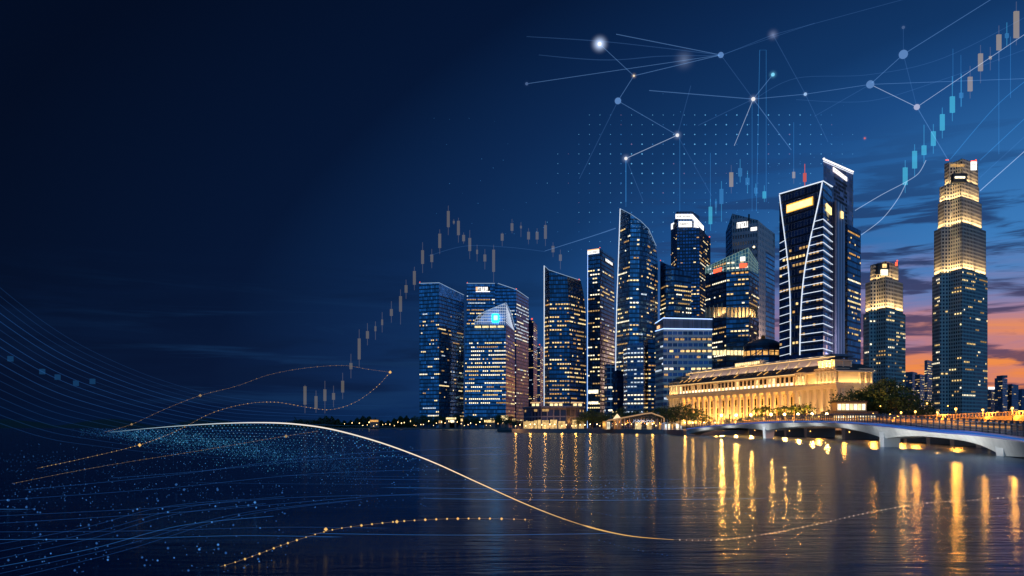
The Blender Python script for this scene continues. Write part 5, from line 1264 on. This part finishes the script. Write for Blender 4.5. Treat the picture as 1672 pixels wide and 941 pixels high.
for k, (px, w0, b0, b1, w1, wd, m) in enumerate(right):
    col = {CYA: 'bright cyan', CYAD: 'dim blue', TAN2: 'tan', CRED: 'red'}[m]
    if px < 1300 and k < 8: lab = '%s chart candlestick above the central towers, %s in that group from the left' % (col, words[k])
    elif k < 21: lab = '%s chart candlestick climbing to the top right corner, %s up the climb' % (col, words[k-8])
    else: lab = '%s chart candlestick just above the neon tower roof' % col
    candle(px, w0, b0, b1, w1, wd, m, CYW if m in (CYA, CYAD) else (CRED if m == CRED else TANW), lab, 'bright candlesticks')
# network
NOD = dict(a=(979, 72, 3.2, 'white'), b=(1117, 98, 0, 'ghost'), c=(1177, 90, 4.6, 'blue'), d=(1035, 124, 1.6, 'cream'), e=(1009, 165, 5.2, 'blue'), f=(860, 137, 2.4, 'dimblue'), g=(1106, 221, 2.8, 'white'), h=(1022, 259, 2.6, 'white'), i=(1262, 57, 0, 'grey'), j=(1262, 122, 2.8, 'cyan'), k=(1230, 162, 3.2, 'white'), l=(1315, 154, 2.6, 'pale'), m=(1421, 138, 6.2, 'blue'), n=(1475, 89, 7.0, 'blue'), o=(1475, 45, 2.4, 'dimblue'), p=(1497, 175, 4.6, 'lavender'), q=(1412, 226, 1.2, 'red'))
NC_ = dict(white=(.85, .82, .82), ghost=(.2, .25, .35), blue=(.10, .22, .48), cream=(.9, .72, .5), dimblue=(.06, .11, .24), grey=(.13, .15, .22), cyan=(.20, .65, .90), pale=(.32, .50, .78), lavender=(.38, .42, .62), red=(.7, .15, .12))
ND = 800.0
def halo(name, r, col, peak, parent):
    m = bpy.data.materials.new('node_halo'); m.use_nodes = True; nt = m.node_tree; nt.nodes.clear()
    tc = nt.nodes.new('ShaderNodeTexCoord'); vm = nt.nodes.new('ShaderNodeVectorMath'); vm.operation = 'LENGTH'; nt.links.new(tc.outputs['Object'], vm.inputs[0])
    d = (S(nt, vm.outputs['Value'])/r*-1.0+1.0).op('MAXIMUM', 0.0).op('POWER', 3.0)*(peak*2.6/r)
    e = nt.nodes.new('ShaderNodeEmission'); e.inputs[0].default_value = (*col, 1); nt.links.new(d.k, e.inputs[1]); o = nt.nodes.new('ShaderNodeOutputMaterial'); nt.links.new(e.outputs[0], o.inputs['Volume'])
    return ico(name, m, r, 3, parent)
npos = {}
NL = dict(a='soft white glowing orb at the upper left of the network', b='large faint ghostly blurred orb between the upper nodes', c='flat blue node at the upper middle where four links meet', d='tiny cream node below the soft white orb', e='round blue node above the dotted grid\'s left corner', f='dim blurred blue node at the far left of the network', g='white glowing node above the tall curved tower', h='small white glowing node nearest the tall curved tower\'s tip', i='faint grey orb high above the central towers', j='small cyan node beside the thin upright light frame', k='bright white star node where six links meet', l='small pale blue node right of the bright star node', m='blue node left of the rising candlesticks', n='largest flat blue node at the upper right', o='dim small node straight above the largest blue node', p='lavender node directly above the tallest stepped tower', q='tiny red node in the dotted grid')
for k, (px, py, r, cn) in NOD.items():
    dd = ND+40*math.sin(px); pos = P(px, py, dd); npos[k] = pos
    e = empty('network_node', pos, NL[k], 'light node', 'network nodes')
    if r: ico('node_core', MATS.get('node_'+cn) or emit('node_'+cn, NC_[cn], 1.0), r*dd/F, 3, e)
    hr_ = {'ghost': (25, .22), 'grey': (14, .8), 'white': (11, .28), 'cyan': (10, .35), 'dimblue': (8, .12), 'cream': (7, .25), 'red': (5, .3)}.get(cn, (r+5, .14))
    if k == 'a': hr_ = (19, 1.1)
    halo('node_halo', hr_[0]*dd/F, {'ghost': (.3, .38, .55), 'white': (.55, .68, .95)}.get(cn, NC_[cn]), hr_[1], e)
LK = [glow('link_faint', (.012, .032, .075)), glow('link_mid', (.045, .10, .20)), glow('link_bright', (.26, .32, .40)), glow('link_blue', (.015, .09, .22))]
def link(a, b, m, r=.32, n=1, sag=0.0, name='network_link', label=None):
    pts = [a.lerp(b, t/10)-Vector((0, 0, sag*4*(t/10)*(1-t/10))) for t in range(11)] if sag else [a, b]
    mb = MB(); mb.tube(pts, r, 4); return tag(mb.build(name, m), label or 'thin straight light line of the sky network', 'light line', 'network links')
short = dict(a='soft white orb', c='upper blue node', d='cream node', e='left blue node', f='dim far left node', g='white node above', h='white node by the tower tip', i='faint grey orb', j='cyan node', k='bright star node', l='pale blue node', m='blue node by the candlesticks', n='largest blue node', o='dim top node', p='lavender node')
for a, b, m in (('a', 'd', 1), ('d', 'c', 1), ('f', 'c', 1), ('d', 'e', 1), ('e', 'g', 1), ('g', 'h', 2), ('c', 'k', 0), ('k', 'j', 1), ('k', 'l', 1), ('l', 'm', 1), ('m', 'n', 1), ('m', 'p', 2), ('n', 'p', 0), ('o', 'n', 0), ('i', 'l', 0)):
    link(npos[a], npos[b], LK[m], label='light line from %s to %s' % (short[a], short[b]))
ends = [('p', (1549, 263), 1, 'tallest stepped tower top'), ('p', (1690, 45), 2, 'upper right corner'), ('n', (1625, -5), 1, 'top edge near the right'), ('i', (1180, 90), 0, 'upper blue node'), ('i', (1480, -2), 0, 'top edge'), ('k', (1060, 148), 1, 'left end above the grid'), ('k', (1199, 238), 2, 'grid below left'), ('k', (1292, 245), 1, 'grid below right'), ('k', (1140, 205), 0, 'grid far left'), ('h', (1050, 328), 0, 'curved tower side'), ('h', (1022, 330), 3, 'curved tower tip straight below'), ('g', (1162, 320), 0, 'first cyan candlestick'), ('g', (1128, 140), 0, 'upper grid'), ('e', (946, 292), 0, 'lower left sky'), ('c', (1006, 56), 1, 'top left fading end'), ('c', (1330, 38), 0, 'top right fading end'), ('m', (1690, 128), 1, 'right edge'), ('m', (1330, 190), 0, 'grid right side'), ('l', (1352, 232), 0, 'grid below')]
for a, (x, y), m, lab in ends: link(npos[a], P(x, y, ND), LK[m], label='light line from %s to %s' % (short[a], lab))
for k, (pts, m, lab) in enumerate([(((1396, 344), (1440, 318), (1478, 298), (1500, 283), (1512, 262)), 2, 'pale light line rising from the mauve slab toward the cyan candlesticks'), (((1406, 384), (1440, 358), (1466, 325), (1480, 298)), 2, 'curved light line rising from the dark slab to the first cyan candlestick'), (((1600, 312), (1690, 232)), 2, 'bright light line leaving the tallest stepped tower to the right'), (((1600, 262), (1690, 178)), 3, 'blue light line leaving the top of the tallest tower to the right'), (((1552, 260), (1625, 175), (1690, 120)), 3, 'blue light line rising from the tallest tower toward the top right'), (((1600, 290), (1690, 208)), 0, 'faint light line between the two lines leaving the tallest tower'),
        (((1232, 162), (1300, 128), (1420, 122), (1540, 95), (1690, 20)), 0, 'long faint curve through the nodes to the right edge'), (((1300, 163), (1420, 165), (1540, 130), (1690, 75)), 0, 'lower long faint curve to the right edge'), (((860, 60), (960, 66), (1060, 76), (1176, 90)), 0, 'faint upper streak left of the upper blue node'), (((880, 90), (980, 98), (1080, 92), (1176, 91)), 0, 'faint middle streak left of the upper blue node'), (((890, 410), (960, 388), (1005, 373)), 1, 'light line rising from the neon-edged tower to the curved tower'), (((700, 418), (760, 402), (830, 404), (890, 411)), 0, 'faint wavy line through the tan candlesticks')]):
    mb = MB(); K2 = [P(x, y, ND if x > 900 else CD) for x, y in pts]; pp = []
    for i in range(len(K2)-1):
        for t in range(8): pp.append(cr(K2[max(i-1, 0)], K2[i], K2[i+1], K2[min(i+2, len(K2)-1)], t/8))
    mb.tube(pp+[K2[-1]], .32 if K2[0].y < 1000 else .45, 4); tag(mb.build('light_curve', LK[m]), lab, 'light line', 'long light curves')
mb = MB(); mb.tube([P(1235, 345, 1250), P(1240.5, 82, 1250), P(1251, 82, 1250), P(1251, 330, 1250)], .42, 4); tag(mb.build('light_outline', LK[3]), 'tall thin upright blue light frame left of the neon tower', 'light frame')
for k, (x, y0, y1) in enumerate([(1110, 225, 345), (1022, 262, 338), (1228, 170, 345), (1556, 80, 140), (1569, 90, 175), (1631, 84, 252), (1650, 60, 160), (1296, 200, 290), (1160, 250, 330)]):
    mb = MB(); mb.tube([P(x, y0, CD), P(x, y1, CD)], .42, 4); tag(mb.build('light_streak', LK[3]), 'thin vertical blue light streak hanging in the sky, %s from the left' % words[sorted([1110, 1022, 1228, 1556, 1569, 1631, 1650, 1296, 1160]).index(x)], 'light streak', 'vertical streaks')
rnd = random.Random(21); g = MB()
for ix in range(52):
    for iy in range(20):
        x, y = 838+ix*11.55 if False else 842+ix*17.2, 188+iy*15.9
        if x > 1420: continue
        w_ = math.exp(-((x-1045)/75)**2-((y-270)/70)**2)+math.exp(-((x-1160)/50)**2-((y-215)/45)**2)+math.exp(-((x-1275)/75)**2-((y-215)/55)**2)*.9+.22*math.exp(-((x-1100)/260)**2-((y-330)/120)**2)
        if y < 175 or w_*rnd.uniform(.5, 1.6) < .13: continue
        g.octa(P(x, y, 1250), (.45+.75*min(1, w_*rnd.uniform(.4, 1.4))), mi=0 if rnd.random() < .6 else (1 if rnd.random() < .9 else 2))
for k in range(60): g.octa(P(rnd.uniform(690, 1420), rnd.uniform(150, 420), 1250), rnd.uniform(.3, .6), mi=1)
tag(g.build('dot_lattice', [glow('dot_cyan', (.12, .40, .65)), glow('dot_blue', (.03, .14, .32)), glow('dot_rose', (.16, .10, .16))]), 'square lattice of tiny blue light dots behind the central towers', 'light dots', kind='stuff')

# the light wave over the water
def spline(pts, n=10):
    K2 = [Vector(p) for p in pts]; out = []
    for i in range(len(K2)-1):
        for t in range(n): out.append(cr(K2[max(i-1, 0)], K2[i], K2[i+1], K2[min(i+2, len(K2)-1)], t/n))
    return out+[K2[-1]]
rib = [(180, 706, 62), (240, 700, 61), (310, 694.5, 60), (380, 691, 58), (440, 690.5, 56), (490, 693.5, 54), (545, 702, 52), (620, 722.5, 49), (700, 752, 45), (780, 788, 41), (860, 824, 36), (940, 854, 32), (1020, 874, 29), (1100, 881.5, 28)]
ribp = spline([P(*p) for p in rib], 8)
mb = MB(); n_ = len(ribp); mb.tube(ribp, [.003+.036*math.sin(math.pi*min(1, (k/n_)*1.15+.004))**.9 if k/n_ < .85 else .030*max(.2, (1-k/n_)*6) for k in range(n_)], 6)
RIBM = bpy.data.materials.new('ribbon_gold'); RIBM.use_nodes = True; nt = RIBM.node_tree; nt.nodes.clear(); MATS['ribbon_gold'] = RIBM
geo = nt.nodes.new('ShaderNodeNewGeometry'); sp = nt.nodes.new('ShaderNodeSeparateXYZ'); nt.links.new(geo.outputs['Position'], sp.inputs[0])
rc_ = ramp(nt, S(nt, sp.outputs[1]).op('SUBTRACT', 28.0)/34.0, [(0, (.75, .42, .12)), (.3, (.95, .62, .24)), (.5, (1, .80, .60)), (.8, (1, .92, .82)), (1, (.25, .45, .6))])
e = nt.nodes.new('ShaderNodeEmission'); nt.links.new(rc_, e.inputs[0]); e.inputs[1].default_value = 1.0; o = nt.nodes.new('ShaderNodeOutputMaterial'); nt.links.new(e.outputs[0], o.inputs[0]); RIBM.cycles.emission_sampling = 'NONE'
tag(mb.build('light_ribbon', RIBM), 'long glowing white-gold arc sweeping down across the water', 'light ribbon')
BLD = [emit('bead_gold', (.95, .55, .16), 1.0), emit('bead_cream', (.9, .78, .6), 1.0), emit('bead_gold_dim', (.34, .22, .10), 1.0), emit('bead_blue', (.06, .22, .6), 1.0), emit('bead_blue_dim', (.022, .085, .26), 1.0), emit('bead_cyan', (.08, .36, .62), 1.0)]
def beads(name, pts, step, r, mi, label, jitter=.0, big=None, thread=None):
    """a string of light beads: pts as (px, py, distance), step in photo pixels"""
    pp = spline([P(*p) for p in pts], 24); mb = MB(); acc = 0; rr = random.Random(len(label)*7)
    for a, b in zip(pp, pp[1:]):
        D = a.y; seg = (b-a).length*F/D; acc += seg
        if acc >= step: acc = 0; mb.octa(b+Vector((0, 0, rr.uniform(-jitter, jitter))), r*D/F*rr.uniform(.6, 1.3), mi=0)
    if thread: mb.tube(pp[::4], thread*pp[0].y/F, 4, mi=1)
    for (x, y, D, R_) in big or (): mb.octa(P(x, y, D), R_*D/F)
    return tag(mb.build(name, [BLD[mi], BLD[2] if mi < 3 else BLD[4]]), label, 'bead string', 'strings of light beads')
beads('bead_string', [(1100, 881.5, 28), (1170, 882, 28), (1240, 874, 28.5), (1330, 857, 30), (1420, 837, 33), (1510, 822, 36), (1600, 816, 38), (1690, 809, 40)], 9, 1.0, 1, 'cream bead string continuing the gold arc to the right edge', thread=.1)
beads('bead_string', [(330, 934, 25), (400, 913, 26), (470, 887, 28), (540, 866, 29.5), (600, 857, 30.5), (660, 851, 31), (730, 847.5, 31.5), (800, 847, 32), (870, 849, 32)], 17, 1.9, 0, 'gold bead string low on the water at bottom centre left', big=[(532, 864.5, 29.5, 3.4), (648, 852, 31, 3)], thread=.14)
beads('bead_string', [(60, 765, 52), (140, 748, 54), (230, 726, 56), (290, 703, 58), (345, 675, 58), (400, 660, 58), (450, 657, 58), (500, 665, 58), (540, 669, 58), (580, 657, 58), (615, 632, 58), (637, 608, 58)], 6, .62, 0, 'gold bead string looping up to a bright bead left of the towers', big=[(637, 608, 58, 2.6), (228, 727, 56, 3)], thread=.1)
beads('bead_string', [(170, 706, 60), (215, 693, 60), (270, 668, 60), (327, 646, 60), (385, 631, 60), (440, 612, 60), (500, 601, 60), (560, 597, 60), (600, 603, 60), (637, 608, 60)], 8, .6, 2, 'dim gold bead string arching above the looping one', big=[(327, 646, 60, 2.6), (215, 693, 60, 2)], thread=.08)
beads('bead_string', [(20, 790, 46), (110, 772, 47), (200, 756, 48), (320, 737, 49), (420, 720, 50), (468, 712, 51), (520, 704, 52)], 6, .6, 2, 'pale bead string under the crest of the wave', big=[(467, 712.5, 51, 2.8)], thread=.08)
beads('bead_string', [(930, 826, 38), (1000, 842, 36), (1080, 845, 35), (1180, 842, 36), (1280, 832, 38)], 8, .8, 4, 'dim blue bead string right of the gold arc, upper')
beads('bead_string', [(970, 880, 29), (1050, 900, 28), (1150, 915, 27), (1260, 922, 27), (1360, 922, 27), (1480, 930, 26)], 8, .8, 4, 'dim blue bead string right of the gold arc, lower')
beads('bead_string', [(1540, 846, 33), (1600, 845, 33), (1690, 838, 34)], 6, .8, 4, 'dim blue bead string at the right edge of the water')
# threads sweeping in from the left
TH = [glow('thread_blue', (.006, .028, .095)), glow('thread_faint', (.003, .013, .044)), glow('thread_bright', (.015, .075, .22))]
for k in range(17):
    y0 = 455+k*15; dy = 205-k*9.3; yb = y0+dy; far = k/16
    pts = [(-40, y0-18, 70), (70, y0+dy*.34, 74), (160, y0+dy*.60, 78), (270, y0+dy*.82, 84), (380, y0+dy*.95, 90), (520, yb+2*math.sin(k), 96), (640, yb+3, 100)]
    mb = MB(); pp = spline([P(*p) for p in pts[:(6 if k % 3 else 7)]], 8); mb.tube(pp, [.034*(1-j/len(pp))**.6+.005 for j in range(len(pp))], 4)
    tag(mb.build('light_thread', TH[0] if k in (3, 4, 6, 7, 9) else TH[1]), 'faint blue light thread sweeping in from the left edge, %s from the top' % words[k], 'light thread', 'threads from the left')
for k in range(15):          # long lines low over the water
    rr = random.Random(70+k); y0 = 752+k*12.4; D = F*3.3/(y0-HZ); slope_ = rr.uniform(-.12, .02) if k < 9 else -.22-rr.random()*.08
    x1 = rr.uniform(560, 1000) if k < 9 else rr.uniform(280, 620)
    pts = [(-30, y0+30, D*.92), (x1*.33, y0+30+slope_*x1*.33, D), (x1*.66, y0+30+slope_*x1*.66-4, D*1.03), (x1, y0+30+slope_*x1*.85, D*1.04)]
    pts = [(x, max(y, 706), d) for x, y, d in pts]
    mb = MB(); mb.tube(spline([P(*p) for p in pts], 8), .36*D/F, 4); tag(mb.build('light_thread', TH[2] if k % 4 == 0 else TH[0]), 'blue light thread lying low over the left water, %s from the shore side' % words[k], 'light thread', 'threads over the left water')
for k, (y, x0, x1, m) in enumerate([(778, 430, 1090, 1), (784, 560, 1180, 0), (798, 620, 1210, 2), (806, 760, 1200, 0), (816, 680, 1260, 2), (873, 500, 1010, 2), (790, 300, 900, 1)]):
    D = F*3.75/(y-HZ); mb = MB(); mb.tube(spline([P(x0, y-2, D), P((x0+x1)/2, y+1, D), P(x1, y-2, D)], 6), [.02*.5*D/F]+[.36*D/F]*11+[.02*D/F], 4); tag(mb.build('light_thread', TH[m]), 'straight blue light thread across the middle water, %s counted toward the viewer' % words[[0, 1, 3, 4, 5, 6, 2][k]], 'light thread', 'threads over the middle water')
# dust: wave crest, beam, near bokeh
rnd = random.Random(33); du = MB()
def ry(x):
    for a, b in zip(rib, rib[1:]):
        if a[0] <= x <= b[0]: t = (x-a[0])/(b[0]-a[0]); return a[1]+(b[1]-a[1])*t, a[2]+(b[2]-a[2])*t
for row in range(17):
    for j in range(120):
        x = 205+j*6.2+row*2.9
        if not 190 < x < 860: continue
        y, D = ry(x); f = row/16; drop = 3+f*62*math.exp(-((x-430)/210)**2)+f*14
        dens = math.exp(-((x-400)/210)**2)*(1-.62*f)
        if rnd.random() > dens*1.15: continue
        du.octa(P(x, y+drop, D-f*12), rnd.uniform(.45, .9)*(1+.5*(rnd.random() < .08))*(1-.35*f)*(D-f*12)/F, mi=rnd.choice((0, 0, 1, 1, 2)) if f < .5 else rnd.choice((0, 0, 1, 3)))
tag(du.build('light_dust', [glow('dust_blue', (.04, .20, .50)), glow('dust_cyan', (.06, .32, .56)), glow('dust_pale', (.25, .5, .7)), glow('dust_dim', (.015, .08, .24))]), 'blue light dots forming the crest of the wave under the arc', 'light dust', kind='stuff')
du = MB()
for k in range(5200):        # the soft teal beam through the crest
    t = rnd.random(); x = 160+430*t+rnd.gauss(0, 22); y = 704+60*t+rnd.gauss(0, 4+12*t)-6*math.sin(t*3.1); D = 60-14*t
    if y < 700: continue
    du.octa(P(x, y, D), rnd.uniform(.25, .6)*D/F, mi=0 if rnd.random() < .75*math.sin(math.pi*min(1, t*1.2+.02)) else 1)
tag(du.build('light_beam', [glow('beam_teal', (.03, .17, .30)), glow('beam_blue', (.008, .05, .14))]), 'teal beam of fine light dust slanting under the arc', 'light dust', kind='stuff')
du = MB()
for k in range(330):         # soft bokeh dots at the lower left
    x, y = rnd.uniform(-10, 470), rnd.uniform(790, 935); 
    D = F*3.6/(y-HZ); s = rnd.uniform(.7, 2.4) if rnd.random() < .30 else rnd.uniform(.4, 1.0); du.octa(P(x, y, D), s*D/F, mi=rnd.choice((0, 1, 1, 1)))
for k in range(500):
    x, y = rnd.uniform(0, 700), rnd.uniform(725, 830); D = F*3.6/(y-HZ); du.octa(P(x, y, D), rnd.uniform(.3, .8)*D/F, mi=rnd.choice((0, 1, 1)))
for k in range(160):
    x, y = 1040+rnd.gauss(0, 60), 802+rnd.gauss(0, 9); D = F*3.75/(y-HZ); du.octa(P(x, y, D), rnd.uniform(.3, .7)*D/F, mi=0)
tag(du.build('light_sparkles', [BLD[3], BLD[4]]), 'scattered soft blue sparkles over the near water', 'light dust', kind='stuff')
du = MB()
for i in range(74):          # the wave's mesh of dots running back over the near water
    for j in range(46):
        if rnd.random() < .25: continue
        yy = 23+j*.95+.04*j*j*.35; xx = -.80*yy+4+i*.62*(1+j*.012)-i*.0
        zz_ = .45+.45*math.sin(xx*.16+yy*.11)+.25*math.sin(yy*.35)
        px_, py_ = CX+xx/yy*F, HZ-(zz_-EYE)/yy*F
        if px_ > 760 or px_ < -20: continue
        fade = max(.1, 1-max(0, px_-120)/560)
        if rnd.random() > fade: continue
        du.octa((xx, yy, zz_), .55*yy/F*rnd.uniform(.7, 1.15), mi=0 if rnd.random() < .12 else 1)
tag(du.build('light_mesh', [glow('mesh_bright', (.04, .17, .42)), glow('mesh_dim', (.010, .045, .14))]), 'faint mesh of blue dots rolling over the near left water', 'light dust', kind='stuff')
for k, (x, y) in enumerate([(17, 586), (69, 607), (94, 616), (124, 626), (151, 623)]):
    c = P(x, y, 75); s = .17; mb = MB(); mb.box((c.x-s, c.y-s, c.z-s*1.3), (c.x+s, c.y+s, c.z+s*1.3)); tag(mb.build('light_chip', emit('chip_blue', (.006, .036, .105), 1) if 'chip_blue' not in MATS else MATS['chip_blue']), 'small dim blue light block hanging at the far left, %s from the edge' % words[k], 'light block', 'light blocks at the left')
